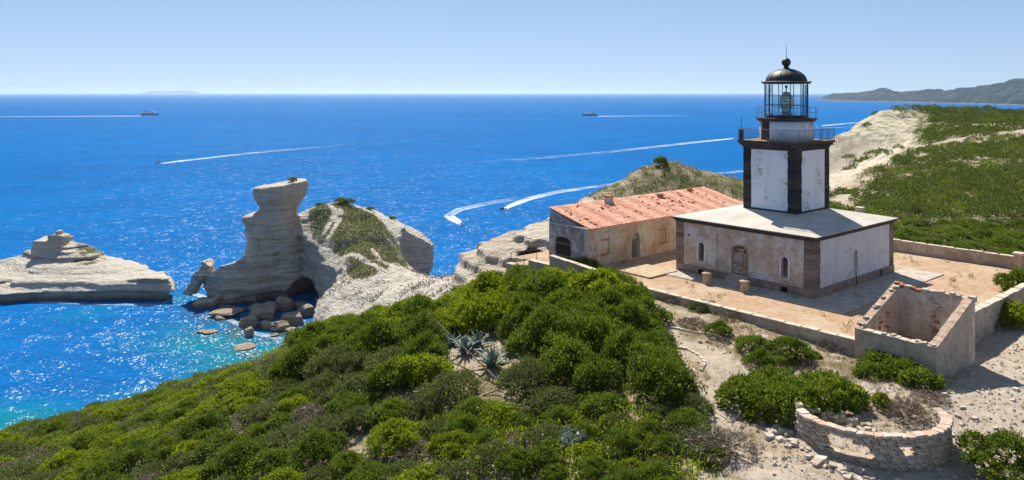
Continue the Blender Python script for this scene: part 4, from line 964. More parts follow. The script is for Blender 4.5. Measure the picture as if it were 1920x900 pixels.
tme = [MB().loft([[(-.16, -.12, 0), (.16, -.12, 0), (.16, .12, 0), (-.16, .12, 0)], [(-.13, -.09, .05), (.13, -.10, .05), (.14, .09, .05), (-.12, .10, .05)]]).mesh('slipped_tile', MAT[k]) for k in ('tile_dark', 'tiles')]
for k in range(75):
    x, y = r_.uniform(r0 + .4, r1 - 2), r_.uniform(BY0 + .3, BY1 - .2)
    if r_.random() < .35 and k > 10: x, y = r_.gauss(8, 4), r_.gauss(BY0 + 3.0, .9)
    y = min(max(y, BY0 + .2), BY1 - .1); x = min(max(x, r0 + .3), r1 - .3)
    o = link('slipped_tile', tme[0 if r_.random() < .75 else 1], rfo); o.location = (x, y, FE + (y - BY0) * sl_ + .185); o.rotation_euler = (math.atan(sl_), r_.uniform(-.2, .2), r_.uniform(0, 3)); s = r_.uniform(.55, 1.2); o.scale = (s, s, s)
for (x, y, a, h, hd) in ((2.5, BY1 - .5, .42, .55, True), (10.6, BY1 - .9, .32, .30, False), (16.6, BY1 - .5, .25, .3, False)):
    zb = FE + (y - BY0) * sl_
    c = MB().box(x - a, x + a, y - a * .8, y + a * .8, zb - .1, zb + .2 + h).build('chimney', MAT['brick_red'] if not hd else MAT['stone_trim'], BK, False, .03)
    if hd: MB().box(x - a - .06, x + a + .06, y - a * .8 - .06, y + a * .8 + .06, zb + .2 + h, zb + .32 + h).build('cap', MAT['brick_red'], c)
do = MB(); ring_trim(do, PF, bdoor, offset_loop(bdoor, .2), -.05, .02); d_ = do.build('door', MAT['stone_trim'], BK); d_['label'] = 'arched door in the ochre wall'
m = MB(); fill(m, PF, bdoor, .26); m.build('backing', MAT['concrete'], d_)
m = MB(); fill(m, PF, [(.75, .06), (1.55, .06), (1.55, 1.75), (.75, 1.75)], .22); m.build('leaf', MAT['wood_grey'], d_)
m = MB().box(.55, 1.75, BY0 + .12, BY0 + .25, 1.75, 1.87); m.build('lintel', MAT['plinth'], d_)
for lp in (bw1, bw2):
    w = MB(); ring_trim(w, PF, lp, offset_loop(lp, .10), -.025, .02); wo = w.build('window', MAT['barrack_long'], BK); wo['label'] = 'walled-up window with stone lintel and sill'
    m = MB(); fill(m, PF, lp, .07); m.build('infill', MAT['barrack_long'], wo)
    c = (lp[0][0] + lp[1][0]) / 2
    MB().box(c - .68, c + .68, BY0 - .07, BY0 + .06, .93, 1.045).build('sill', MAT['brick_red'], wo); MB().box(c - .6, c + .6, BY0 - .05, BY0 + .06, 2.36, 2.47).build('lintel', MAT['brick_red'], wo)
    ao = MB(); aa = arch(c - .72, c + .72, 2.3, 3.25, .72, 10)[2:]; ai = arch(c - .58, c + .58, 2.3, 3.08, .58, 10)[2:]
    for i in range(len(aa) - 1):
        q = [ai[i], ai[i + 1], aa[i + 1], aa[i]]; ao.add([PF(s, z, -.035) for s, z in q] + [PF(s, z, .02) for s, z in q], [(0, 1, 2, 3), (0, 4, 5, 1), (2, 6, 7, 3)])
    ao.build('relieving_arch', MAT['stone_trim'], wo)
for lp in sl: m = MB(); fill(m, PF, lp, .2); m.build('slit_window', MAT['dark_void'], BK)
g = MB(); ring_trim(g, PG, gate, offset_loop(gate, .16), -.02, .02); go = g.build('gate', MAT['barrack_short'], BK); go['label'] = 'dark timber gate under a flat arch'
m = MB(); fill(m, PG, gate, .24); m.build('backing', MAT['gate_wood'], go)
for k in range(9):
    y0 = 21.87 + k * .242; top = 2.05 + .43 * math.sin(math.pi * (k + .5) / 9)
    MB().box(BX0 + .12, BX0 + .19 + r_.uniform(0, .03), y0 + .01, y0 + .225, .06, top).build('plank', MAT['gate_wood'], go)
for zz in (.55, 1.75): MB().box(BX0 + .08, BX0 + .12, 21.9, 24.0, zz, zz + .14).build('rail', MAT['wood_grey'], go)
MB().box(BX0 - .03, BX0 + .01, BY0 - .03, BY0 + .42, -.3, FE - .03).build('corner_strip', MAT['stone_trim'], BK)

# ------------------------------------------------------------------ yard walls
def wall_run(name, x0, x1, y0, y1, zb, zt, label, mat='wall_low', cop='coping', along='y', cl=1.3, group=None, ch=.09, over=.05):
    o = empty(name, SITE['loc'], PHI); tag(o, label, 'wall', group)
    zt0, zt1 = zt if isinstance(zt, tuple) else (zt, zt)
    n = max(1, round(((y1 - y0) if along == 'y' else (x1 - x0)) / cl))
    zf = (lambda x, y: zt0 + (zt1 - zt0) * ((y - y0) / (y1 - y0))) if along == 'y' else (lambda x, y: zt0 + (zt1 - zt0) * ((x - x0) / (x1 - x0)))
    MB().prism([(x0, y0), (x1, y0), (x1, y1), (x0, y1)], zb, zf).build('masonry', MAT[mat], o)
    for k in range(n):
        f0, f1 = k / n + .002, (k + 1) / n - .002; dz = r_.uniform(-.02, .025); ov = over + r_.uniform(-.03, .03)
        if along == 'y': q = [(x0 - ov, y0 + (y1 - y0) * f0), (x1 + ov, y0 + (y1 - y0) * f0), (x1 + ov, y0 + (y1 - y0) * f1), (x0 - ov, y0 + (y1 - y0) * f1)]
        else: q = [(x0 + (x1 - x0) * f0, y0 - ov), (x0 + (x1 - x0) * f1, y0 - ov), (x0 + (x1 - x0) * f1, y1 + ov), (x0 + (x1 - x0) * f0, y1 + ov)]
        MB().prism(q, lambda x, y: zf(x, y) + .002, lambda x, y: zf(x, y) + ch + dz).build('coping_stone', MAT[cop], o, False, .015)
    return o
wall_run('retaining_wall', -7.85, -7.42, -7.1, 16.5, -2.6, .06, 'long low plastered retaining wall along the front of the lighthouse yard')
wall_run('parapet_wall', -7.86, -7.42, 16.6, 22.6, -3.5, (.55, .95), 'parapet in front of the dark gate of the barracks')
wall_run('terrace_wall', -7.88, -7.3, 22.65, 25.6, -4, .05, 'middle step of the stepped wall left of the barracks')
wall_run('terrace_wall', -7.9, -7.2, 25.65, 29.0, -5, -.85, 'lowest step of the stepped wall left of the barracks')
tf = MB().box(-7.19, -1.5, 25.62, 29.0, -5, -.9); o = tf.build('terrace', MAT['post_stone'], None); o.location = SITE['loc']; o.rotation_euler = (0, 0, PHI); tag(o, 'small paved terrace behind the stepped wall', kind='structure')
wall_run('boundary_wall', -1.6, 25.0, -11.0, -10.5, -2.2, (.95, 1.05), 'plastered boundary wall running from the ruined shed to the right edge', along='x')
wall_run('boundary_wall', 24.5, 24.95, -6.7, 27.0, -1.5, 1.12, 'ochre boundary wall behind the lighthouse at the right')
gp_ = empty('gate_pillar', S2W(24.7, -7.1, 0), PHI); tag(gp_, 'square stone gate pillar ending the rear boundary wall at the right', 'pillar')
MB().box(-.38, .38, -.38, .38, -1.2, 1.42).build('shaft', MAT['post_stone'], gp_, False, .03); MB().prism([(-.45, -.45), (.45, -.45), (.45, .45), (-.45, .45)], 1.42, 1.6).build('cap', MAT['coping'], gp_, False, .03)
# iron handrail down the terrace steps
hr = empty('handrail', SITE['loc'], PHI); tag(hr, 'thin iron handrail above the stepped wall left of the barracks', 'railing')
pts = [(-7.2, 29.0, .25), (-6.6, 25.8, .95), (-6.0, 25.1, 1.0)]
m = MB(); m.tube(pts, .03, 5); m.build('rail', MAT['grey_metal'], hr)
for p in ((-7.2, 29.0, .25, -.9), (-6.9, 27.4, .6, -.85), (-6.6, 25.8, .95, -.8)): MB().tube([(p[0], p[1], p[3]), (p[0], p[1], p[2])], .03, 5).build('railing_post', MAT['grey_metal'], hr)

# ------------------------------------------------------------------ the roofless shed
RU = empty('ruined_shed', (22.75, 51.35, CZ), R(39.0)); tag(RU, 'roofless stone shed with sloping side walls and a crumbling rear wall', 'ruin')
RL, RWd, TH = 5.9, 5.15, .46                        # local x = depth, -y = along the front wall
zl, zh, zb = .92, 3.12, -2.4
fz = lambda x, y: zl + (zh - zl) * (x / RL)
MB().prism([(0, 0), (0, -RWd), (TH, -RWd), (TH, 0)], zb, zl).build('front_wall', MAT['ruin_plaster'], RU)
MB().prism([(TH, -RWd), (RL - TH, -RWd), (RL - TH, -RWd + TH), (TH, -RWd + TH)], zb, fz).build('side_wall', MAT['ruin_plaster'], RU)
lw = MB()
lw.prism([(TH, -TH), (2.6, -TH), (2.6, 0), (TH, 0)], zb, fz); lw.prism([(3.5, -TH), (RL - TH, -TH), (RL - TH, 0), (3.5, 0)], zb, fz); lw.prism([(2.6, -TH), (3.5, -TH), (3.5, 0), (2.6, 0)], lambda x, y: 1.5, fz)
lw.build('side_wall', MAT['ruin_inner'], RU)['label'] = 'side wall with a broken doorway'
MB().prism([(RL - TH, -RWd), (RL, -RWd), (RL, 0), (RL - TH, 0)], zb, zh - .25).build('rear_wall', MAT['ruin_inner'], RU)
MB().box(TH, RL - TH, -RWd + TH, -TH, zb, -.35).build('floor', MAT['yard'], RU)
rsm = stones_of('ring_stone', 6, .10); rbm = [stone_mesh(300 + i, MAT['brick_red'], .10) for i in range(3)]
s = -.05; k = 0
while s > -RWd + .05:                                # broken stones and bricks along the rear wall top
    wd_ = r_.uniform(.22, .5); hh = r_.uniform(.16, .40)
    put('rubble_stone', r_.choice(rbm if (s > -2.4 and r_.random() < .5) else rsm), RU, (RL - TH / 2 + r_.uniform(-.05, .05), s - wd_ / 2, zh - .25 + hh / 2 - .04), (TH * r_.uniform(.8, 1.1), wd_, hh), r_.uniform(-.2, .2)); s -= wd_
for sd, yy in ((0, 0), (1, -RWd)):                    # brick copings on the sloping walls
    n = 11
    for k in range(n):
        a, b = .02 + (RL - .04) * k / n, .02 + (RL - .04) * (k + 1) / n - .012; ja = r_.uniform(-.03, .03)
        y0, y1 = (yy - TH - .05 + ja, yy + .05) if sd == 0 else (yy - .07, yy + TH + .04 + ja)
        MB().prism([(a, y0), (b, y0), (b, y1), (a, y1)], lambda x, y: fz(x, y) + .003, lambda x, y: fz(x, y) + .10 + abs(ja) * .5).build('coping_brick', MAT['coping_brick'], RU, False, .015)
for k in range(9):
    f = k / 9; MB().box(-.04 + r_.uniform(-.02, .02), TH + .05 + r_.uniform(-.03, .05), -RWd * (f + 1 / 9) + .01, -RWd * f - .01, zl + .003, zl + .09 + r_.uniform(-.02, .03)).build('coping_stone', MAT['coping'], RU, False, .02)
for k in range(26):                                  # exposed stones round the broken doorway and the fallen corner
    if k < 12: p = (2.5 + r_.uniform(-.05, .2) + (.95 if k % 2 else 0), -TH - .02, -.3 + k * .16)
    else: p = (RL - TH - .04, -2.9 + r_.uniform(-.25, .25), .1 + (k - 12) * .19)
    put('exposed_stone', r_.choice(rsm + rbm), RU, p, (r_.uniform(.15, .32), r_.uniform(.15, .34), r_.uniform(.12, .22)), r_.uniform(-.4, .4))
for k in range(20):
    put('fallen_stone', r_.choice(rsm + rbm), RU, (RL - TH - r_.uniform(.1, 1.0), -RWd + TH + r_.uniform(.1, 1.6), -.25 + r_.uniform(0, .5)), (r_.uniform(.2, .45), r_.uniform(.2, .45), r_.uniform(.15, .3)), r_.uniform(0, 3))

for k in range(16):                                  # loosened stones lying on the broken wall tops
    if k % 2: p = (TH / 2 + r_.uniform(-.12, .12), -r_.uniform(.2, RWd - .2), zl + .13)
    else: xx = r_.uniform(.4, RL - .5); p = (xx, -TH / 2 + r_.uniform(-.1, .1), fz(xx, 0) + .14)
    put('loose_coping_stone', r_.choice(rsm), RU, p, (r_.uniform(.2, .42), r_.uniform(.18, .36), r_.uniform(.10, .2)), r_.uniform(0, 3))
# ------------------------------------------------------------------ the curved dry-stone wall
RC = Vector((18.93, 40.95, 81.75)); RRd = 3.70
RW = empty('curved_stone_wall', RC, 0); tag(RW, 'broken curved dry-stone wall with two holes on the gravel in front', 'wall')
stn = stones_of('ring_stone', 8, .09); r_ = random.Random(21)
nst = 0; ring_list = []
def ring_pt(a, rr): return rr * math.cos(a), rr * math.sin(a) * .86
a_start, a_end = R(181), R(362); z = -.15; course = 0
while z < 1.40:
    hh = r_.uniform(.085, .125); a = a_start + r_.uniform(-.04, .04) + max(0, (z - .4)) * -.02
    while a < a_end:
        wl_ = r_.uniform(.20, .50); da = wl_ / RRd; am = a + da / 2; deg = math.degrees(am)
        top = 1.50 - .10 * max(0, (deg - 300) / 60) + (0.05 if deg < 200 else 0)
        hole1 = 216 < deg < 249 and .36 < z < 1.10 - (.2 if deg > 238 else 0)
        hole2 = 271 < deg < 283 and .5 < z < .95
        low = deg < 185 and z < (185 - deg) * .05
        if not (hole1 or hole2) and z < top:
            x, y = ring_pt(am, RRd + r_.uniform(-.035, .035))
            ring_list.append((r_.choice(stn), (x, y, z + hh / 2), (.42 * r_.uniform(.9, 1.1), wl_ * .99, hh * 1.04), am))
        a += da
    z += hh; course += 1
ring_list.sort(key=lambda q: -q[2][1] * q[2][2])          # the 230 largest one by one, the smaller ones as one part
for q in ring_list[:230]: put('stone', q[0], RW, q[1], q[2], q[3]); nst += 1
bv, bf = [], []
for q in ring_list[230:]:
    M = Matrix.LocRotScale(Vector(q[1]), Matrix.Rotation(q[3], 3, 'Z').to_quaternion(), Vector(q[2])); k0 = len(bv)
    bv += [tuple(M @ v.co) for v in q[0].vertices]; bf += [tuple(k0 + i for i in p.vertices) for p in q[0].polygons]
mb_ = MB(); mb_.v, mb_.f = bv, bf; so_ = mb_.build('small_stones', MAT['ring_stone'], RW); so_['kind'] = 'stuff'
b0 = a_start; cbm = [stone_mesh(400 + i, MAT['coping_v'], .07) for i in range(6)]     # rough coping on top of the curve
while b0 < a_end - .02:
    wl_ = r_.uniform(.28, .6); b1 = b0 + wl_ / RRd; bm_ = (b0 + b1) / 2; zt = 1.47 - .10 * max(0, (math.degrees(b0) - 300) / 60) + r_.uniform(-.03, .03)
    x, y = ring_pt(bm_, RRd + r_.uniform(-.03, .03)); put('coping_stone', r_.choice(cbm), RW, (x, y, zt), (.52 * r_.uniform(.85, 1.12), wl_ * .98, .12 * r_.uniform(.8, 1.5)), bm_ + r_.uniform(-.08, .08)); b0 = b1
for k in range(14):                                  # the lower, tumbled return wall inside
    f = k / 13; x = -3.55 + 4.6 * f; y = .55 + .9 * math.sin(f * 2.2) * (1 - f * .8)
    for j in range(max(1, int(8 - f * 7))):
        put('stone', r_.choice(stn), RW, (x + r_.uniform(-.06, .06), y + r_.uniform(-.08, .08), .1 + j * .2), (r_.uniform(.3, .45), r_.uniform(.3, .42), .22), r_.uniform(-.4, .4)); nst += 1
lsm = stones_of('loose_stone', 8, .14)
def loose(x, y, s, label, group, rz=None):
    o = link('loose_stone', r_.choice(lsm)); o.location = (x, y, ground(x, y) + s * .10); o.scale = (s * r_.uniform(.8, 1.3), s * r_.uniform(.7, 1.1), s * r_.uniform(.4, .7)); o.rotation_euler = (r_.uniform(-.25, .25), r_.uniform(-.25, .25), r_.uniform(0, 6.28))
    tag(o, label, 'stone', group)
for k in range(75):
    a = R(r_.uniform(165, 300)); d = RRd + .35 + abs(r_.gauss(0, .8)); s_ = r_.uniform(.12, .48); lab = ('large' if s_ > .34 else 'medium' if s_ > .22 else 'small') + ' pale fallen stone ' + ('off the left end of' if a < R(205) else 'under the large hole of' if a < R(250) else 'along the front of') + ' the curved wall'; loose(RC.x + d * math.cos(a), RC.y + d * math.sin(a), s_, lab, lab + 's')
for k in range(22):
    d = r_.uniform(0, 2.7); a = r_.uniform(0, 6.28); loose(RC.x + d * math.cos(a) - .3, RC.y + d * math.sin(a) * .6 + .4, r_.uniform(.15, .4), 'fallen stone inside the curved dry-stone wall', 'stones inside the curved wall')
for k in range(40):
    u, v = r_.uniform(1760, 1920), r_.uniform(600, 860); p = hit(u, v)
    if p: s_ = r_.uniform(.12, .38); lab = ('larger' if s_ > .26 else 'small') + ' pale stone on the gravel ' + ('beside the ruined shed' if v < 690 else 'in the middle of the lane' if v < 780 else 'right of the curved wall'); loose(p[0], p[1], s_, lab, lab + 's')
# ------------------------------------------------------------------ stone kerbs of the curved path terrace
def kerb(pxs, label, zlift=.10, w=.22):
    P = [hit(u, v) for u, v in pxs]; C = [Vector((p[0], p[1])) for p in P]; pts = []
    for k in range(len(C) - 1):
        for j in range(5): pts.append(C[k].lerp(C[k + 1], j / 5))
    pts.append(C[-1]); o = empty('path_kerb', (C[0].x, C[0].y, ground(C[0].x, C[0].y))); tag(o, label, 'kerb'); z0 = ground(C[0].x, C[0].y)
    for a, b in zip(pts[:-1], pts[1:]):
        d = (b - a); n = Vector((-d.y, d.x)).normalized() * w / 2; m = (a + b) / 2; z = ground(m.x, m.y) - z0; a2, b2 = a + d * .03, b - d * .03
        q = [tuple(p - C[0]) for p in (a2 - n, b2 - n, b2 + n, a2 + n)]
        MB().prism(q, z - .3, z + zlift + r_.uniform(-.02, .03)).build('kerb_stone', MAT['coping'], o, False, .02)
kerb([(1232, 612), (1275, 618), (1330, 628), (1375, 645), (1402, 668), (1414, 690), (1410, 704)], 'curved stone kerb along the outer edge of the path terrace')
kerb([(1262, 652), (1290, 656), (1312, 668), (1322, 684), (1314, 698)], 'small round stone kerb beside the thicket on the path')
# ------------------------------------------------------------------ plants
def m_leaf(name, dark, mid, tip, transl=0.30, rough=0.6):
    t = NT(name); oi = t.new('ShaderNodeObjectInfo')
    rnd = t.geo('Random Per Island')
    n = t.noise(0.55, 3, 0.6, t.geo('Position'))
    f = t.math('ADD', t.math('MULTIPLY', rnd, 0.62), t.math('ADD', t.math('MULTIPLY', oi.outputs['Random'], 0.16), t.math('MULTIPLY', n, 0.30)))
    c = t.ramp(f, [(0.10, dark), (0.50, mid), (0.92, tip)])
    t.set(t.p.inputs['Base Color'], c); t.p.inputs['Roughness'].default_value = rough; t.p.inputs['Specular IOR Level'].default_value = 0.25
    tr = t.new('ShaderNodeBsdfTranslucent'); t.l.new(c, tr.inputs[0])
    mx = t.new('ShaderNodeMixShader'); mx.inputs[0].default_value = transl
    t.l.new(t.p.outputs[0], mx.inputs[1]); t.l.new(tr.outputs[0], mx.inputs[2]); t.l.new(mx.outputs[0], t.out.inputs[0])
    return t.m
MAT['juniper'] = m_leaf('juniper_foliage', (0.030, 0.054, 0.007), (0.112, 0.170, 0.012), (0.235, 0.295, 0.022), 0.46)
MAT['lentisk'] = m_leaf('bright_mastic_foliage', (0.060, 0.095, 0.005), (0.200, 0.262, 0.009), (0.350, 0.385, 0.016), 0.46)
MAT['olive'] = m_leaf('olive_scrub_foliage', (0.055, 0.075, 0.018), (0.125, 0.155, 0.034), (0.220, 0.235, 0.075), 0.38)
MAT['dry'] = m_leaf('dry_scrub_twigs', (0.095, 0.075, 0.055), (0.205, 0.160, 0.115), (0.315, 0.250, 0.175), 0.15)
MAT['silver'] = m_leaf('silver_scrub_foliage', (0.13, 0.16, 0.11), (0.26, 0.31, 0.22), (0.40, 0.45, 0.34), 0.2)
MAT['straw'] = m_leaf('straw_grass', (0.20, 0.155, 0.075), (0.36, 0.285, 0.15), (0.48, 0.40, 0.23), 0.25)
MAT['bark'] = simple('grey_bark', (0.17, 0.135, 0.105), .4, 6, .95, .4, .1)
MAT['far_green'] = m_leaf('plateau_scrub_foliage', (0.024, 0.048, 0.008), (0.085, 0.125, 0.016), (0.190, 0.225, 0.028), 0.35)
MAT['far_bright'] = m_leaf('bright_plateau_scrub', (0.045, 0.075, 0.008), (0.135, 0.185, 0.014), (0.240, 0.275, 0.024), 0.38)
MAT['agave'] = m_leaf('agave_leaf', (0.12, 0.185, 0.155), (0.17, 0.245, 0.21), (0.24, 0.31, 0.25), 0.08, 0.5)
def unit(a): return a / np.maximum(np.linalg.norm(a, axis=-1, keepdims=True), 1e-9)
def leaves(P, N, per, L, Wd, rng, spread=0.85, up=0.25, jit=.07):
    n = len(P); P = np.repeat(P, per, 0); N = np.repeat(N, per, 0)
    d = unit(N + rng.normal(0, spread, (n * per, 3)) * .7 + np.array([0, 0, up])); b = P + rng.normal(0, jit, (n * per, 3)) - d * L * .25
    s = unit(np.cross(d, rng.normal(0, 1, (n * per, 3)))); l = (L * rng.uniform(.65, 1.3, (n * per, 1))); w = Wd * rng.uniform(.7, 1.3, (n * per, 1))
    V = np.stack([b, b + d * l * .55 + s * w * .5, b + d * l, b + d * l * .55 - s * w * .5], 1).reshape(-1, 3)
    return V, np.arange(len(V)).reshape(-1, 4)
def lump_points(lumps, dens, rng, low=-0.25):
    Ps, Ns = [], []
    for i, (c, r, q) in enumerate(lumps):
        m = int(dens * 4 * math.pi * r * r * (q + 1) / 2 * .7)
        n = unit(rng.normal(0, 1, (m, 3))); n = n[n[:, 2] > low]
        wob = 1 + .13 * vnoise(n[:, 0] * 2.7 + i * 5, n[:, 1] * 2.7, n[:, 2] * 2.7, 3)
        p = np.array(c) + n * r * wob[:, None] * np.array([1, 1, q]); keep = p[:, 2] > 0.02
        for j, (c2, r2, q2) in enumerate(lumps):
            if j != i: keep &= (((p - np.array(c2)) / np.array([r2, r2, r2 * q2])) ** 2).sum(1) > .80
        Ps.append(p[keep]); Ns.append(n[keep])
    return np.concatenate(Ps), np.concatenate(Ns)
def crown_mesh(name, lumps, mat, seed, dens=38, per=9, L=.17, Wd=.075, spread=.85, up=.3, inner=True):
    rng = np.random.default_rng(seed); P, N = lump_points(lumps, dens, rng)
    P = P + N * (rng.random((len(P), 1)) < .16) * rng.uniform(.04, .26, (len(P), 1)) + .13 * np.stack([vnoise(P[:, 0] * 1.7 + k * 9, P[:, 1] * 1.7, P[:, 2] * 1.7, 5 + seed) for k in range(3)], 1)
    V, F = leaves(P, N, per, L, Wd, rng, spread, up)
    if inner:
        P2, N2 = lump_points([(c, r * .80, q) for c, r, q in lumps], dens * .35, rng); V2, F2 = leaves(P2, N2, 4, L * 2.2, Wd * 3.2, rng, 1.2, 0)
        F = np.concatenate([F, F2 + len(V)]); V = np.concatenate([V, V2])
    return np_mesh(name, V, F, mat)
def dome_lumps(R_, Hh, n, seed):
    r = random.Random(seed); out = [((0, 0, Hh * .38), R_ * .66, Hh / R_ * .90)]
    for k in range(n):
        a = 2 * math.pi * (k + r.uniform(-.3, .3)) / n; d = R_ * r.uniform(.42, .72); rr = R_ * r.uniform(.32, .48)
        out.append(((d * math.cos(a), d * math.sin(a), Hh * r.uniform(.18, .55)), rr, r.uniform(.75, 1.1) * min(1.1, Hh / R_ * 1.05)))
    for k in range(max(2, n // 3)):
        a = r.uniform(0, 6.28); d = R_ * r.uniform(0, .35); out.append(((d * math.cos(a), d * math.sin(a), Hh * r.uniform(.60, .74)), R_ * r.uniform(.26, .40), .9))
    return out
def stem_mesh(R_, Hh, seed, name='stem'):
    r = random.Random(seed); m = MB()
    for k in range(5):
        a = r.uniform(0, 6.28); t = Vector((math.cos(a) * R_ * .6, math.sin(a) * R_ * .6, Hh * .75))
        m.tube([(0, 0, -.35), t * .35 + Vector((0, 0, .1)), t], [.09 * R_, .055 * R_, .02], 5)
    return m.mesh(name, MAT['bark'])
PROTO = {}
for sp, (dens, per, L, Wd, spread, up, hh) in {'juniper': (62, 9, .135, .050, .8, .35, 1.25), 'lentisk': (52, 9, .14, .070, .9, .3, 1.05), 'olive': (44, 9, .17, .040, .9, .45, 1.0), 'dry': (26, 9, .24, .026, .9, .6, .85)}.items():
    PROTO[sp] = []
    for k in range(3):
        R0, H0_ = 1.6, 1.6 * hh * (.9 + .1 * k)
        PROTO[sp].append((crown_mesh('foliage', dome_lumps(R0, H0_, 8 + k, 40 + k * 7 + len(sp)), MAT[sp], 60 + k + len(sp) * 3, dens, per, L, Wd, spread, up), stem_mesh(R0, H0_, 9 + k), R0))
DESC = {'juniper': ('dark green juniper shrub', 'juniper_shrub'), 'lentisk': ('bright green mastic shrub', 'mastic_shrub'), 'olive': ('olive-green scrub bush', 'scrub_bush'), 'dry': ('brown twiggy bush', 'dry_bush')}
def shrub(sp, x, y, rad, zs, label, group=None, z=None, rnd=random):
    fol, st, R0 = rnd.choice(PROTO[sp]); s = rad / R0
    o = empty(DESC[sp][1], (x, y, (ground(x, y) if z is None else z) - .12), rnd.uniform(0, 6.28)); o.scale = (s * rnd.uniform(.9, 1.1), s * rnd.uniform(.9, 1.1), s * zs)
    link('foliage', fol, o); link('stem', st, o); return tag(o, label, 'shrub', group)
# -- the thicket on the near slope
THICKET = [(-60, 812), (0, 806), (150, 768), (300, 722), (480, 684), (560, 640), (620, 612), (700, 588), (800, 566), (880, 548), (935, 542), (1000, 532), (1060, 512), (1110, 505), (1165, 522), (1210, 570), (1228, 640), (1290, 690), (1318, 740), (1330, 800), (1338, 900), (1340, 1010), (-60, 1010)]
GAPS = [[(800, 628), (870, 610), (970, 628), (995, 660), (990, 715), (965, 762), (905, 765), (850, 735), (815, 690)], [(628, 800), (700, 795), (725, 820), (720, 842), (640, 840)], [(165, 800), (215, 782), (272, 766), (262, 780), (200, 806)], [(885, 865), (950, 862), (955, 905), (880, 905)], [(0, 878), (35, 878), (35, 905), (0, 905)], [(720, 830), (745, 870), (735, 905), (700, 905)]]
rr_ = random.Random(77)
def in_poly(u, v, poly): return float(poly_sd(np.array([u]), np.array([v]), poly)[0])
def zone(u, v):
    p = rr_.random()
    if u < 560:
        if in_poly(u, v, [(130, 770), (330, 735), (470, 700), (520, 730), (430, 790), (250, 870), (180, 910), (60, 910)]) > 0: return 'lentisk' if p < .55 else 'olive' if p < .8 else 'juniper'
        return 'juniper' if p < .38 else 'lentisk' if p < .60 else 'olive' if p < .90 else 'dry'
    if v < 640 and u < 960 and in_poly(u, v, [(620, 630), (700, 580), (960, 535), (1010, 560), (900, 620), (760, 625)]) > 0: return 'lentisk' if p < .8 else 'juniper'
    if v > 735 or (v > 690 and u < 900): return 'olive' if p < .36 else 'dry' if p < .46 else 'juniper' if p < .82 else 'lentisk'
    return 'juniper' if p < .84 else 'lentisk' if p < .92 else 'olive'
placed = []
cand = [(rr_.uniform(-78, 16), rr_.uniform(36, 122)) for _ in range(15000)]
cz = H0(np.array([c[0] for c in cand]), np.array([c[1] for c in cand]))
cu, cv_ = proj(np.array([c[0] for c in cand]), np.array([c[1] for c in cand]), cz + .5)
okp = poly_sd(cu, cv_, THICKET) > 5
for g in GAPS: okp &= poly_sd(cu, cv_, g) < 0
Xs, Ys = np.array([c[0] for c in cand]), np.array([c[1] for c in cand])
for f in np.linspace(.55, .97, 12): okp &= ~(H0(Xs * f, Ys * f) > 100 + (cz + 1.2 - 100) * f)
lx, ly = W2S(Xs, Ys); okp &= ~((lx > -9.2) & (ly > -8))
for p_, q_ in ((lx, ly),): pass
for k in np.nonzero(okp)[0]:
    x, y = cand[k]; u, v = cu[k], cv_[k]
    big = 560 < u < 1330 and v < 740
    rad = rr_.uniform(1.6, 2.4) if big else rr_.uniform(1.2, 1.9)
    if u > 900 and v > 760: rad = rr_.uniform(.75, 1.3)
    if y > 85: rad *= 1.25
    if all((x - a) ** 2 + (y - b) ** 2 > (.60 * (rad + c)) ** 2 for a, b, c, *_ in placed): placed.append((x, y, rad, u, v))
placed.sort(key=lambda p: -p[2] / p[1])
for (x, y, rad, u, v) in placed[:400]:
    sp = zone(u, v)
    row = 'high' if v < 690 else 'midway' if v < 790 else 'low'
    if u < 560:
        col = 'at the far left edge' if u < 110 else 'around the bare grey rock' if u < 300 else 'left of the dark hollow' if u < 430 else 'nearest the cove'
        where, zs = f'{row} on the seaward slope {col}', .70
    elif v > 735: where, zs = 'in the low scrub ' + ('below the dark hollow' if u < 740 else 'below the agaves' if u < 960 else 'around the silver bush' if u < 1150 else 'beside the lower path'), .78
    elif u < 900: where, zs = ('on the bright crest above the cove' if v < 610 else ('in the dark thicket by the cove cliff' if u < 680 else 'in the dark thicket midway to the agaves' if u < 780 else 'in the dark thicket beside the agaves') if v < 690 else 'under the leaning dead stalk'), .95
    else: where, zs = 'in the tall thicket ' + ('below the barracks terrace' if v < 580 else 'right of the agaves' if u < 1090 else 'along the path'), 1.12
    if sp == 'dry': zs *= .8
    if in_poly(u, v, THICKET) < 22: zs *= .85; rad *= .9
    sz_ = 'big' if rad > (1.9 if 560 < u < 1330 and v < 740 else 1.45) else 'smaller'
    shrub(sp, x, y, rad, zs, f'{sz_} {DESC[sp][0]} {where}', f'{sz_} {sp} shrubs {where}', float(H0(np.array([x]), np.array([y]))[0]), rr_)
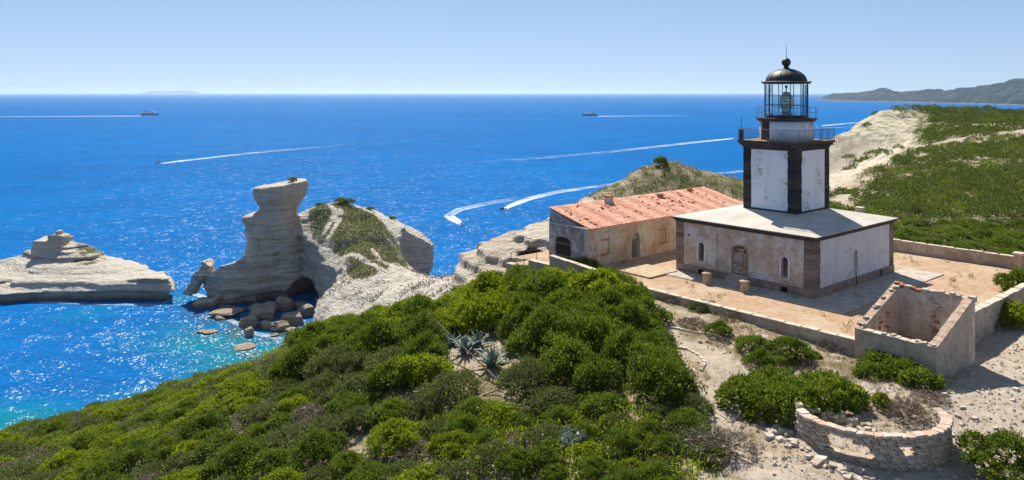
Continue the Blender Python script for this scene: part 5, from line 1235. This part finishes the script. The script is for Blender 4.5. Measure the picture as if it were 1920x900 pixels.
# -- low cover that fills the gaps
n = 60000; X = RNG.uniform(-80, 16, n); Y = RNG.uniform(36, 124, n); Z = H0(X, Y); u, v = proj(X, Y, Z + .3)
k = poly_sd(u, v, THICKET) > -4
for g in GAPS: k &= (poly_sd(u, v, g) < -2) | (RNG.random(n) < .10)
lx, ly = W2S(X, Y); k &= ~((lx > -8.2) & (ly > -8)); X, Y, Z = X[k], Y[k], Z[k]
hgt = np.clip(.55 + .5 * fbm(X * .5, Y * .5, 0, 3, 66), .08, 1.1); patch = fbm(X * .09, Y * .09, 2, 3, 44)
P = np.stack([X, Y, Z + hgt * RNG.uniform(.35, 1.0, len(X))], 1)
for sp, sel, lab in (('lentisk', patch > .16, 'bright low undergrowth filling gaps between shrubs'), ('olive', (patch <= .16) & (patch > -.22), 'olive undergrowth filling gaps between shrubs'), ('juniper', patch <= -.22, 'dark undergrowth filling gaps between shrubs')):
    Vv, Ff = leaves(P[sel], np.tile([0, 0, 1.0], (sel.sum(), 1)), 9, .22, .085, RNG, 1.0, .3, .18)
    tag(link('undergrowth', np_mesh('undergrowth', Vv, Ff, MAT[sp])), lab, kind='stuff')
# -- single shrubs round the path, the walls and the ring
def solo(sp, u, v, wpx, zs, label, name=None):
    p = hit(u, v); 
    return shrub(sp, p[0], p[1] + .2, wpx / 2 * p[1] / FPX, zs, label, None, None, rr_)
solo('juniper', 1349, 630, 52, .80, 'small round juniper between the path and the retaining wall')
solo('juniper', 1412, 662, 62, .9, 'juniper bush next to the small round juniper by the curved path')
solo('juniper', 1486, 676, 82, .8, 'broad juniper bush nearest the long retaining wall')
solo('juniper', 1428, 690, 56, .9, 'low juniper bush in front of the broad juniper by the path')
solo('juniper', 1530, 672, 26, .8, 'very small green bush right of the broad juniper')
solo('olive', 1318, 582, 46, .7, 'small olive bush at the foot of the retaining wall by the path')
solo('dry', 1265, 568, 40, .7, 'grey twiggy bush under the upper end of the retaining wall')
solo('dry', 1370, 600, 42, .7, 'dry bush against the middle of the retaining wall')
solo('dry', 1560, 655, 60, .7, 'dry bush where the retaining wall meets the shed')
solo('dry', 1300, 612, 60, .6, 'dry brown bush on the pale ground beside the upper path')
solo('lentisk', 1658, 768, 40, 1.2, 'small bright green bush behind the curved stone wall')
solo('dry', 1702, 790, 84, .8, 'brown bush inside the curved stone wall')
solo('dry', 1590, 745, 70, .6, 'dry bush behind the left part of the curved wall')
solo('dry', 1745, 752, 60, .6, 'dry bush below the corner of the ruined shed')
solo('dry', 1355, 848, 120, .55, 'wide dry brown bush beside the lower path')
solo('dry', 1420, 720, 60, .4, 'low dry bush above the spreading juniper')
solo('lentisk', 1900, 612, 90, .9, 'bright green bush outside the boundary wall at the right edge')
solo('juniper', 1912, 565, 70, 1.2, 'dark juniper against the boundary wall at the right edge')
solo('dry', 1868, 615, 60, .7, 'dry bush at the foot of the boundary wall right of the shed')
solo('juniper', 1895, 905, 150, .85, 'juniper filling the bottom right corner of the lane')
solo('olive', 1905, 1010, 120, .8, 'olive bush at the bottom right below the juniper')
solo('olive', 1100, 528, 60, 1.3, 'grey olive bush on top of the thicket before the ochre barracks wall')
solo('dry', 1145, 550, 50, 1.0, 'dry bush at the top of the thicket by the path')
# silver bush in the low scrub
p = hit(1072, 836); o = empty('silver_bush', (p[0], p[1], p[2] - .1)); link('foliage', crown_mesh('foliage', dome_lumps(.85, .9, 7, 3), MAT['silver'], 5, 60, 9, .13, .05), o); link('stem', stem_mesh(.8, .8, 2), o); tag(o, 'pale silver-green bush in the low scrub at the bottom centre', 'shrub')
# the spreading juniper beside the curved wall and the one before the shed: crowns of their own
def spread_juniper(pts, label, seed, mat='juniper'):
    g = [hit(u, v) for u, v, *_ in pts]; c = g[len(g) // 2]; o = empty('spreading_juniper', (c[0], c[1], c[2] - .15)); lumps = []; r = random.Random(seed)
    for (u, v, rad, hh), q in zip(pts, g):
        lumps.append(((q[0] - c[0], q[1] - c[1], q[2] - c[2] + hh * .4), rad, hh / rad * .7))
        for k in range(5):
            a = r.uniform(0, 6.28); lumps.append(((q[0] - c[0] + rad * .75 * math.cos(a), q[1] - c[1] + rad * .75 * math.sin(a), q[2] - c[2] + hh * r.uniform(.2, .65)), rad * r.uniform(.38, .55), hh / rad * .75))
    link('foliage', crown_mesh('foliage', lumps, MAT[mat], seed, 42, 9, .19, .07, .8, .3), o)
    for q in g: s = link('stem', PROTO['juniper'][0][1], o); s.location = (q[0] - c[0], q[1] - c[1], q[2] - c[2]); s.scale = (.5, .5, .4)
    return tag(o, label, 'shrub')
spread_juniper([(1395, 762, 1.3, 1.5), (1440, 775, 1.4, 1.6), (1480, 788, 1.35, 1.6), (1520, 772, 1.4, 1.6), (1570, 760, 1.2, 1.3), (1450, 740, 1.3, 1.4), (1540, 745, 1.2, 1.3)], 'wide spreading juniper left of the curved stone wall', 5)
spread_juniper([(1650, 690, 1.0, .9), (1690, 705, 1.0, .95), (1725, 722, .9, .9), (1635, 705, .8, .7)], 'low spreading juniper in front of the roofless shed', 8)
# -- agaves
def agave_leaf(L, bend, seed):
    r = random.Random(seed); rings = []
    for k in range(8):
        t = k / 7; w = .115 * L * (1 - t) ** .75 * (0.75 + .6 * math.sin(math.pi * min(t * 1.3, 1))) + .004; th = .035 * L * (1 - t) + .004
        x = L * (t * .55 + bend * t * t * .45); z = L * (t * (1 - .35 * bend) - bend * .38 * t ** 3)
        rings.append([(x, -w, z + th * .7), (x + th * .4, 0, z - th), (x, w, z + th * .7), (x, 0, z + th * .1)])
    return MB().loft(rings).mesh('leaf', MAT['agave'], True)
ALM = [agave_leaf(1.0, b, i) for i, b in enumerate((.1, .35, .6, .95))]
def agave(u, v, L, n, label):
    p = hit(u, v); o = empty('agave', (p[0], p[1], p[2] - .05)); tag(o, label, 'agave', 'agaves on the slope')
    for k in range(n):
        f = k / n; l = link('leaf', ALM[min(3, int(f * 3.4 + rr_.random() * .8))], o); a = k * 2.39996
        l.rotation_euler = (0, -.75 + f * 1.05 + rr_.uniform(-.1, .1), a); s = L * (.72 + .35 * f) * rr_.uniform(.85, 1.1); l.scale = (s, s, s); l.location = (.06 * math.cos(a), .06 * math.sin(a), .05)
agave(922, 690, 1.75, 34, 'largest blue-green agave at the right of the agave clump')
agave(872, 662, 1.6, 30, 'tall agave in the middle of the agave clump')
agave(846, 652, 1.35, 26, 'agave at the left of the agave clump')
agave(896, 652, 1.5, 26, 'agave at the back of the agave clump')
agave(955, 668, 1.0, 20, 'small agave on the bare patch right of the largest agave')
agave(842, 735, .8, 18, 'small bluish agave low in the scrub below the clump')
def branch(pts, r0, label):
    w = []
    for (u, v, h) in pts: p = hit(u, v); w.append((p[0], p[1], p[2] + h))
    m = MB(); n = len(w); m.tube(w, [r0 * (1 - .6 * k / (n - 1)) for k in range(n)], 6); d = Vector(w[-1]) - Vector(w[0])
    for k in range(1, n - 1):
        a = Vector(w[k]); m.tube([a, a + Vector((rr_.uniform(-.5, .5), rr_.uniform(-.3, .3), rr_.uniform(.2, .6)))], [r0 * .5, .01], 5)
    tag(m.build('dead_branch', MAT['bark']), label, 'branch')
branch([(930, 720, .35), (885, 690, .9), (845, 668, 1.5), (800, 640, 2.4)], .07, 'long dead stalk leaning across the thicket left of the agaves')
branch([(945, 750, .15), (970, 715, .35), (985, 690, .8)], .06, 'bleached dead branch right of the agaves')
branch([(905, 745, .1), (935, 738, .25), (960, 752, .2)], .05, 'fallen grey branch on the bare ground below the agaves')
branch([(820, 740, .3), (850, 728, .5), (880, 722, .3)], .04, 'thin dead branch in the scrub below the agave clump')
# -- straw grass and pebbles on the open ground
n = 16000; X = RNG.uniform(5, 46, n); Y = RNG.uniform(34, 72, n); Z = H0(X, Y); u, v = proj(X, Y, Z); lx, ly = W2S(X, Y)
yd = poly_sd(lx, ly, YARD); dpath = np.minimum(polyline_d(X, Y, track), polyline_d(X, Y, lane) - 1.4)
k = (poly_sd(u, v, THICKET) < 2) & (yd < -.5) & (dpath > 1.1 + RNG.normal(0, .4, n)) & (fbm(X * .35, Y * .35, 0, 3, 88) > -.12) & ~((np.hypot(X - RC.x, Y - RC.y) < 6.0) & (RNG.random(n) < .8)) & ~((lx > -8.6) & (lx < -1) & (ly < -6.6) & (ly > -13))
P = np.stack([X[k], Y[k], Z[k] + .02], 1); Vv, Ff = leaves(P, np.tile([0, 0, 1.0], (len(P), 1)), 11, .24, .022, RNG, .75, .6, .10)
tag(link('dry_grass', np_mesh('dry_grass', Vv, Ff, MAT['straw'])), 'dry straw-coloured grass between wall, path and ruins', kind='stuff')
n = 240; lxs = RNG.uniform(-7, 24, n); lys = RNG.uniform(-6.5, 19, n)
k = ((lxs < -.6) | (lys < -1) | (lxs > 15)) & (fbm(lxs * .3, lys * .3, 4, 3, 12) > .05); Wp = np.array([S2W(a, b, .02) for a, b in zip(lxs[k], lys[k])])
Vv, Ff = leaves(Wp, np.tile([0, 0, 1.0], (len(Wp), 1)), 26, .22, .05, RNG, .9, .4, .16)
tag(link('yard_weeds', np_mesh('yard_weeds', Vv, Ff, MAT['olive'])), 'low weeds scattered over the courtyard', kind='stuff')
n = 9000; X = RNG.uniform(8, 48, n); Y = RNG.uniform(33, 66, n); lx, ly = W2S(X, Y); yd = poly_sd(lx, ly, YARD); Z = H0(X, Y); u, v = proj(X, Y, Z)
k = (yd < -.6) & (poly_sd(u, v, THICKET) < 0) & ~((lx > -8.6) & (lx < -1) & (ly < -6.6) & (ly > -13)) & ((np.hypot(X - RC.x, Y - RC.y) < 7.5) | (polyline_d(X, Y, lane) < 5) | (fbm(X * .4, Y * .4, 2, 3, 55) > .1))
X, Y, Z = X[k], Y[k], Z[k]; n = len(X); S_ = .03 + .11 * RNG.random(n) ** 4 + .02
base = np.array([(1, 0, 0), (0, 1, 0), (-1, 0, 0), (0, -1, 0), (0, 0, .8), (0, 0, -.5)], float); tri = np.array([(0, 1, 4), (1, 2, 4), (2, 3, 4), (3, 0, 4), (1, 0, 5), (2, 1, 5), (3, 2, 5), (0, 3, 5)])
Vp = base[None] * S_[:, None, None] * RNG.uniform(.6, 1.4, (n, 6, 1)) + np.stack([X, Y, Z + S_ * .2], 1)[:, None]; Fp = tri[None] + (np.arange(n) * 6)[:, None, None]
tag(link('pebbles', np_mesh('pebbles', Vp.reshape(-1, 3), Fp.reshape(-1, 3), MAT['loose_stone'])), 'pale pebbles scattered over the gravel', kind='stuff')

# -- scrub on the far plateau: the nearest as shrubs of their own, the rest as one mass
n = 20000; X = RNG.uniform(42, 300, n); Y = 70 + 390 * RNG.random(n) ** 1.1; X[:6000] = RNG.uniform(42, 110, 6000); Y[:6000] = RNG.uniform(72, 170, 6000); Z = H0(X, Y); u, v = proj(X, Y, Z); lx, ly = W2S(X, Y)
scar = np.full(n, 1e9)
for q in tr: scar = np.minimum(scar, polyline_d(X, Y, q))
wsd = poly_sd(X, Y, white)
k = (u > 1545) & (u < 2010) & (poly_sd(lx, ly, YARD) < -1.2) & (lx > 20) & (scar > 2.0 + fbm(X * .1, Y * .1, 0, 2, 4) * 2) & ((wsd < -2) | ((RNG.random(n) < .16) & (fbm(X * .06, Y * .06, 1, 2, 3) > .15))) & ((fbm(X * .045, Y * .045, 3, 3, 15) > -.22) | (Y < 115)) & ((fbm(X * .035, Y * .05, 7, 4, 33) < .26 + RNG.normal(0, .05, n)) | (Y < 125)) & (Z > 40)
far_pts = np.stack([X, Y, Z], 1)[k]
keep, cell = [], {}
for p in far_pts[np.argsort(far_pts[:, 1])]:
    rad = .85 + .9 * RNG.random() + p[1] * .0042; ky = (int(p[0] // 3), int(p[1] // 3)); near = False
    for a in (-1, 0, 1):
        for b in (-1, 0, 1):
            for q in cell.get((ky[0] + a, ky[1] + b), ()):
                if (q[0] - p[0]) ** 2 + (q[1] - p[1]) ** 2 < (.80 * (rad + q[3])) ** 2: near = True
    if not near: e = (*p, rad); keep.append(e); cell.setdefault(ky, []).append(e)
Vs, Fs, off = [], [], 0; VsB, FsB, offB = [], [], 0; near_n = 0
for (x, y, z, rad) in keep:
    if y < 128 and near_n < 70:
        sp = 'lentisk' if vnoise(np.array([x * .05]), np.array([y * .05]), 0, 3)[0] > .25 else 'juniper' if RNG.random() < .7 else 'olive'
        shrub(sp, x, y, rad * .9, .62, f"{DESC[sp][0]} " + (w_ := 'just behind the rear wall by the gate pillar' if x > 62 and y < 95 else 'just behind the rear boundary wall' if y < 100 else 'on the plateau some way behind the rear wall'), f'{sp} shrubs {w_}', z, rr_); near_n += 1; continue
    Lf = .17 + y * .00085; lumps = [((RNG.normal(0, .38) * rad, RNG.normal(0, .38) * rad, rad * RNG.uniform(.25, .65)), rad * RNG.uniform(.42, .72), RNG.uniform(.75, 1.1)) for _ in range(4)]
    P, N = lump_points(lumps, 5.2 * (.4 / Lf) ** 2 * 1.15, RNG, .0); Vv, Ff = leaves(P, N, 4, Lf, Lf * .55, RNG, .9, .3, .12 + Lf * .2); Vv = Vv + np.array([x, y, z - .1])
    if RNG.random() < .16 + .25 * (vnoise(np.array([x * .06]), np.array([y * .06]), 0, 5)[0] > .3): VsB.append(Vv); FsB.append(Ff + offB); offB += len(Vv)
    else: Vs.append(Vv); Fs.append(Ff + off); off += len(Vv)
tag(link('plateau_scrub', np_mesh('plateau_scrub', np.concatenate(Vs), np.concatenate(Fs), MAT['far_green'])), 'dark green scrub covering the plateau behind the lighthouse', kind='stuff')
if VsB: tag(link('plateau_scrub', np_mesh('plateau_scrub', np.concatenate(VsB), np.concatenate(FsB), MAT['far_bright'])), 'brighter green scrub scattered over the plateau', kind='stuff')
# bushes on the promontory, the islet's neighbour and the pointed hill
def rock_shrub(u, v, Y, rad, zs, label):
    x, y, z = W(u, v, Y); dg = bpy.context.evaluated_depsgraph_get()
    hitr = SC.ray_cast(dg, Vector((x, y, 110)), Vector((0, 0, -1))); zz = hitr[1].z if hitr[0] else z
    shrub('juniper', x, y, rad, zs, label, None, zz, rr_)
for a in ((548, 340, 384, 2.6, .7, 'dark bush on top of the overhanging rock head'), (598, 382, 400, 2.0, .7, 'small dark bush at the left end of the promontory ridge'), (640, 384, 403, 3.4, .55, 'low dark bush on the promontory ridge'),
          (655, 388, 404, 3.2, .6, 'widest dark bush on the promontory ridge'), (694, 402, 408, 2.6, .55, 'dark bush in the middle of the promontory ridge'), (735, 416, 412, 2.6, .45, 'dark bush low on the promontory ridge to the right'), (1238, 318, 221, 2.0, 1.1, 'dark bush on the top of the pointed hill')): rock_shrub(*a)
# scrub carpet on the promontory slope and the pointed hill
def carpet(name, pts, obj_z, L, per, mat, label):
    N = np.tile([0, 0, 1.0], (len(pts), 1)); Vv, Ff = leaves(pts, N, per, L, L * .6, RNG, 1.0, .2, L * .8); tag(link(name, np_mesh(name, Vv, Ff, MAT[mat])), label, kind='stuff')
pv = np.array([v.co[:] for v in prom.data.vertices]); at = np.zeros(len(pv) * 4, np.float32); prom.data.attributes['surf'].data.foreach_get('color', at); at = at.reshape(-1, 4)
nr = np.zeros(len(pv) * 3, np.float32); prom.data.vertices.foreach_get('normal', nr); nr = nr.reshape(-1, 3)
g = at[:, 1] + .55 * fbm(pv[:, 0] * .22, pv[:, 1] * .22, 0, 3, 8); k = (g > .66) & (nr[:, 2] > .55) & (RNG.random(len(pv)) < .42); carpet('slope_scrub', pv[k] + RNG.normal(0, .3, (k.sum(), 3)) * [1, 1, 0], 0, .75, 4, 'olive', 'low olive scrub on the promontory slope')
k = (at[:, 0] > .5) & (nr[:, 2] > .55) & (fbm(pv[:, 0] * .16, pv[:, 1] * .16, 3, 3, 18) > .18) & (RNG.random(len(pv)) < .4); carpet('slope_tufts', pv[k], 0, .7, 3, 'dry', 'dry tufts on the white neck of the promontory')
n = 26000; X = RNG.uniform(-5, 105, n); Y = RNG.uniform(185, 262, n); Z = H0(X, Y); k = (Z > 48) & (fbm(X * .12, Y * .12, 0, 3, 6) > -.15) & (wsd.min() < 1e9); X, Y, Z = X[k], Y[k], Z[k]; k = poly_sd(X, Y, white) < 0
hp = np.stack([X, Y, Z], 1)[k]; hs = RNG.random(len(hp)) < .45
carpet('hill_grass', hp[hs], 0, .5, 2, 'olive', 'rough olive grass on the pointed hill'); carpet('hill_grass', hp[~hs], 0, .5, 2, 'straw', 'dry straw grass on the pointed hill')
# ------------------------------------------------------------------ boulders in the cove
def boulder_mesh(seed, mat):
    bm = bmesh.new(); bmesh.ops.create_icosphere(bm, subdivisions=4, radius=1.0); P = np.array([v.co[:] for v in bm.verts])
    r = np.random.default_rng(seed)
    for k in range(9):
        d = unit(r.normal(0, 1, (1, 3)))[0]; h = r.uniform(.55, .85); e = np.maximum(P @ d - h, 0); P = P - d[None] * e[:, None] * .92
    f = 1 + .16 * fbm(P[:, 0] * 1.3 + seed, P[:, 1] * 1.3, P[:, 2] * 2.4, 4, seed) ; P = P * f[:, None]
    for v, p in zip(bm.verts, P): v.co = p
    me = bpy.data.meshes.new('boulder'); bm.to_mesh(me); bm.free(); me.materials.append(mat); me.polygons.foreach_set('use_smooth', [True] * len(me.polygons)); return me
BM = [boulder_mesh(i + 1, MAT['rock']) for i in range(6)]
bl = [(529, 583, 34, 34, .35, 'tall tilted boulder in front of the sea cave'), (491, 600, 56, 30, .1, 'large pale boulder left of centre in the cove'), (464, 612, 36, 22, -.2, 'pale boulder at the left end of the boulder bank'), (464, 632, 19, 22, 0, 'dark stubby rock standing in the water before the boulders'),
      (415, 596, 54, 13, 0, 'long low rock in the shallows left of the boulders'), (440, 588, 26, 13, 0, 'low rock behind the long low rock'), (500, 618, 32, 18, .1, 'rounded boulder in the front of the boulder bank'), (524, 622, 36, 22, .2, 'broad boulder right in the front of the boulder bank'),
      (545, 610, 46, 28, -.15, 'big sloping slab at the right of the boulder bank'), (568, 594, 36, 24, -.2, 'grassy topped block below the white lip'), (545, 628, 26, 14, 0, 'small boulder under the big sloping slab'), (514, 631, 14, 7, 0, 'small wet rock near the shore'), (384, 626, 36, 5, 0, 'flat wet rock awash left of the cove'),
      (458, 656, 44, 6, 0, 'flat reddish rock awash below the boulders'), (412, 600, 20, 7, .2, 'little rock in front of the long low rock'), (398, 574, 34, 10, 0, 'flat shelf rock under the leaning slab'), (505, 587, 30, 22, .3, 'shaded boulder under the cave roof'), (478, 582, 34, 14, 0, 'shaded low boulder left of the cave'), (560, 580, 30, 16, 0, 'shaded boulder at the cave mouth')]
for i, (u, v, w, h, tl_, lab) in enumerate(bl):
    x, y, z = sea(u, v); k = y / FPX; o = link('boulder', BM[i % 6]); o.location = (x, y + w * k * .3, h * k * .25); o.scale = (w * k * .55, w * k * .5, h * k * .62); o.rotation_euler = (0, tl_, rr_.uniform(-.5, .5)); tag(o, lab, 'boulder', 'boulders in the cove')

# ------------------------------------------------------------------ boats and their wakes
MAT['boat_white'] = simple('white_boat_paint', (0.78, 0.78, 0.78), .1, .5, .4, 0, .5); MAT['boat_blue'] = simple('blue_hull_paint', (0.04, 0.10, 0.22), .15, .5, .4, 0, .5); MAT['boat_dark'] = simple('dark_boat_fittings', (0.03, 0.03, 0.035), .2, 1, .5, 0, .4)
t = NT('ferry_glass'); MAT['boat_glass'] = t.done((0.03, 0.05, 0.08), .1, None, .6)
def hull(L, Bm, D, fb, n=9):
    rings = []
    for k in range(n):
        s = k / (n - 1); x = (s - .5) * L; w = Bm / 2 * (1 - max(0, (s - .55) / .45) ** 2.2) * (.86 + .14 * min(1, s * 4)) + .02; sh = fb * (1 + .28 * max(0, (s - .5) * 2) ** 2)
        rings.append([(x, -w * .55, -D), (x, -w * .95, .1), (x, -w, sh), (x, w, sh), (x, w * .95, .1), (x, w * .55, -D)])
    return MB().loft(rings)
def ferry(u, v, L, head, label, hullm):
    x, y, z = sea(u, v); o = empty('ferry', (x, y, .2), head); tag(o, label, 'ferry')
    hull(L, L * .18, 2, L * .085).build('hull', MAT[hullm], o)
    z0 = L * .085
    for k, (a, b, h0, h1, m) in enumerate(((-.46, .34, 0, .045, 'boat_white'), (-.42, .30, .046, .085, 'boat_white'), (.10, .27, .086, .120, 'boat_white'))):
        MB().box(a * L, b * L, -L * .078 + k * .4, L * .078 - k * .4, z0 + h0 * L - .02, z0 + h1 * L).build('deckhouse' if k < 2 else 'bridge', MAT[m], o, False, .3)
        for s_ in (-1, 1): MB().box((a + .02) * L, (b - .02) * L, s_ * (L * .078 - k * .4) - .03, s_ * (L * .078 - k * .4) + .03, z0 + (h0 + .016) * L, z0 + (h0 + .030) * L).build('window_band', MAT['boat_glass'], o)
    MB().loft([[(-.26 * L, -2.2, z0 + .08 * L), (-.16 * L, -2.2, z0 + .08 * L), (-.16 * L, 2.2, z0 + .08 * L), (-.26 * L, 2.2, z0 + .08 * L)], [(-.27 * L, -1.6, z0 + .155 * L), (-.19 * L, -1.6, z0 + .155 * L), (-.19 * L, 1.6, z0 + .155 * L), (-.27 * L, 1.6, z0 + .155 * L)]]).build('funnel', MAT['boat_blue'], o)
    MB().tube([(.2 * L, 0, z0 + .12 * L), (.19 * L, 0, z0 + .19 * L)], .35, 5).build('mast', MAT['boat_white'], o)
ferry(281, 216, 76, R(0), 'dark blue ferry steaming right near the horizon at the left', 'boat_blue')
ferry(1106, 217, 70, R(180), 'small ferry with white decks heading left in the middle of the sea', 'boat_blue')
def speedboat(u, v, L, head, label, mat='boat_white'):
    x, y, z = sea(u, v); o = empty('motorboat', (x, y, .1), head); o.rotation_euler = (0, R(-5), head); tag(o, label, 'boat')
    hull(L, L * .34, .4, L * .12).build('hull', MAT[mat], o); MB().loft([[(-.1 * L, -L * .1, L * .12), (.2 * L, -L * .08, L * .12), (.2 * L, L * .08, L * .12), (-.1 * L, L * .1, L * .12)], [(-.08 * L, -L * .08, L * .24), (.08 * L, -L * .06, L * .24), (.08 * L, L * .06, L * .24), (-.08 * L, L * .08, L * .24)]]).build('cabin', MAT['boat_dark'], o)
    MB().box(-.53 * L, -.47 * L, -L * .05, L * .05, .0, L * .2).build('outboard_motor', MAT['boat_dark'], o)
speedboat(298, 306.5, 9, R(192), 'speedboat leading the long wake in the left half of the sea', 'boat_dark')
speedboat(943, 392.5, 6.5, R(215), 'dark motorboat at the tip of the bright wake left of the barracks', 'boat_dark')
speedboat(866, 421.5, 7, R(-52), 'white motorboat turning sharply above the rocks')
speedboat(1371, 260, 12, R(8), 'white speedboat next to the lighthouse gallery')
speedboat(1537, 236.5, 14, R(185), 'white speedboat just right of the lighthouse drum')
speedboat(1832, 205, 24, R(0), 'distant white boat in front of the far coast')
t = NT('sea_foam'); t.n.remove(t.p)
fd = t.sep(t.attr('fade'))[0]; P_ = t.geo('Position')
nn = t.math('ADD', t.math('MULTIPLY', t.noise(0.22, 5, .7, P_), .9), t.math('MULTIPLY', t.noise(0.04, 4, .6, P_), .9))
al = t.ramp(t.math('ADD', fd, t.math('SUBTRACT', nn, 0.93)), [(0.20, 0.0), (1.15, 1.0)])
dfu = t.new('ShaderNodeBsdfDiffuse'); dfu.inputs[0].default_value = (.62, .68, .74, 1); trn = t.new('ShaderNodeBsdfTransparent'); mxs = t.new('ShaderNodeMixShader')
t.l.new(al, mxs.inputs[0]); t.l.new(trn.outputs[0], mxs.inputs[1]); t.l.new(dfu.outputs[0], mxs.inputs[2]); t.l.new(mxs.outputs[0], t.out.inputs[0]); MAT['foam'] = t.m
def wake(pts, label, z=.06):
    # (u, v, half thickness in pixels, strength), resampled; five rows across so that the edges dissolve
    P = np.array(pts, float); tt = np.linspace(0, len(P) - 1, 60); Q = np.stack([np.interp(tt, range(len(P)), P[:, i]) for i in range(4)], 1)
    C = np.array([sea(a, b)[:2] for a, b in Q[:, :2]]); d = np.gradient(C, axis=0); nrm = unit(np.stack([-d[:, 1], d[:, 0]], 1))
    V, A = [], []
    for i in range(60):
        hw = Q[i, 2] * C[i, 1] / FPX * 1.8; hw = hw * (1 + 2.0 * abs(nrm[i, 1]) * min(C[i, 1] / 900, 1.4))
        tk = i / 59; mid_ = 1 - .45 * min(1, tk * 2.2)
        for j, (o_, f) in enumerate(((-1, 0), (-.62, .95), (0, mid_), (.62, .95), (1, 0))): V.append((C[i, 0] + nrm[i, 0] * hw * o_, C[i, 1] + nrm[i, 1] * hw * o_, z)); A.append((Q[i, 3] * f * .88,) * 3)
    o = link('wake', np_mesh('wake', np.array(V), grid_faces(60, 5), MAT['foam'], True, {'fade': np.array(A)})); tag(o, label, kind='stuff')
wake([(264, 217.5, 1.8, 1.4), (150, 218, 1.8, 1.2), (0, 218.5, 1.6, 1.0), (-60, 218.5, 1.5, .9)], 'thin white wake behind the dark blue ferry')
wake([(1122, 218, 1.8, 1.3), (1190, 217.5, 1.6, 1.0), (1290, 217, 1.4, .6)], 'thin white wake behind the small ferry')
wake([(299, 307, 1.6, 1.1), (330, 303, 3.0, 1.05), (400, 295, 3.6, .9), (470, 287, 3.6, .75), (560, 279, 3.5, .5), (660, 270, 4, .25)], 'long white wake in the left half of the sea')
wake([(1372, 260, 1.5, 1.1), (1320, 265, 2.4, .85), (1230, 275, 3, .7), (1110, 288, 3.4, .52), (960, 300, 4, .4), (820, 308, 5, .2)], 'long pale wake left of the lighthouse gallery')
wake([(944, 393, 1.6, 1.2), (960, 385, 4.0, 1.1), (990, 373, 4.6, 1.0), (1040, 361, 4.2, .85), (1100, 352, 3.4, .7), (1160, 344, 3, .6), (1240, 336, 3, .5), (1320, 328, 3, .62), (1400, 320, 3, .6)], 'bright curved wake left of the pointed hill')
wake([(866, 422, 2.5, 1.3), (853, 413, 5.0, 1.2), (841, 404, 5.0, .95), (862, 393, 5.0, .75), (910, 382, 5, .6), (985, 370, 5, .38)], 'hooked wake of the turning motorboat')
wake([(1534, 236.5, 1.4, 1.1), (1560, 234, 1.8, .95), (1600, 230.5, 2, .8), (1640, 228, 2, .5)], 'white wake right of the lighthouse drum')
wake([(1530, 241, 1.2, .6), (1590, 238, 1.6, .55), (1640, 238, 1.6, .4)], 'second faint wake right of the lighthouse drum')
wake([(1829, 206, 1.0, 1.0), (1815, 206.5, 1, .5)], 'short wake of the distant white boat')
wake([(355, 548, 3.0, .8), (380, 556, 3.0, .9), (408, 572, 3.0, .8), (440, 578, 3.0, .5)], 'surf along the foot of the leaning slab')
wake([(0, 560, 2.0, .55), (80, 566, 2.5, .65), (180, 570, 2.5, .7), (300, 572, 2.5, .6), (324, 560, 2, .5)], 'surf along the foot of the islet')
wake([(430, 600, 3.0, .45), (455, 612, 3.0, .7), (480, 626, 3.0, .75), (520, 634, 3.0, .6), (548, 640, 3, .5)], 'surf along the boulder bank')
# ------------------------------------------------------------------ haze
hz = MB().box(-165000, 165000, -3200, 172000, -4.6, 345)
t = NT('haze_air'); t.n.remove(t.p)
pv = t.new('ShaderNodeVolumePrincipled'); pv.inputs['Color'].default_value = (0.62, 0.82, 1.0, 1); pv.inputs['Density'].default_value = 2.0e-5; pv.inputs['Anisotropy'].default_value = 0.4
t.l.new(pv.outputs[0], t.out.inputs['Volume'])
tag(hz.build('haze', t.m), 'thin sea haze', kind='stuff')
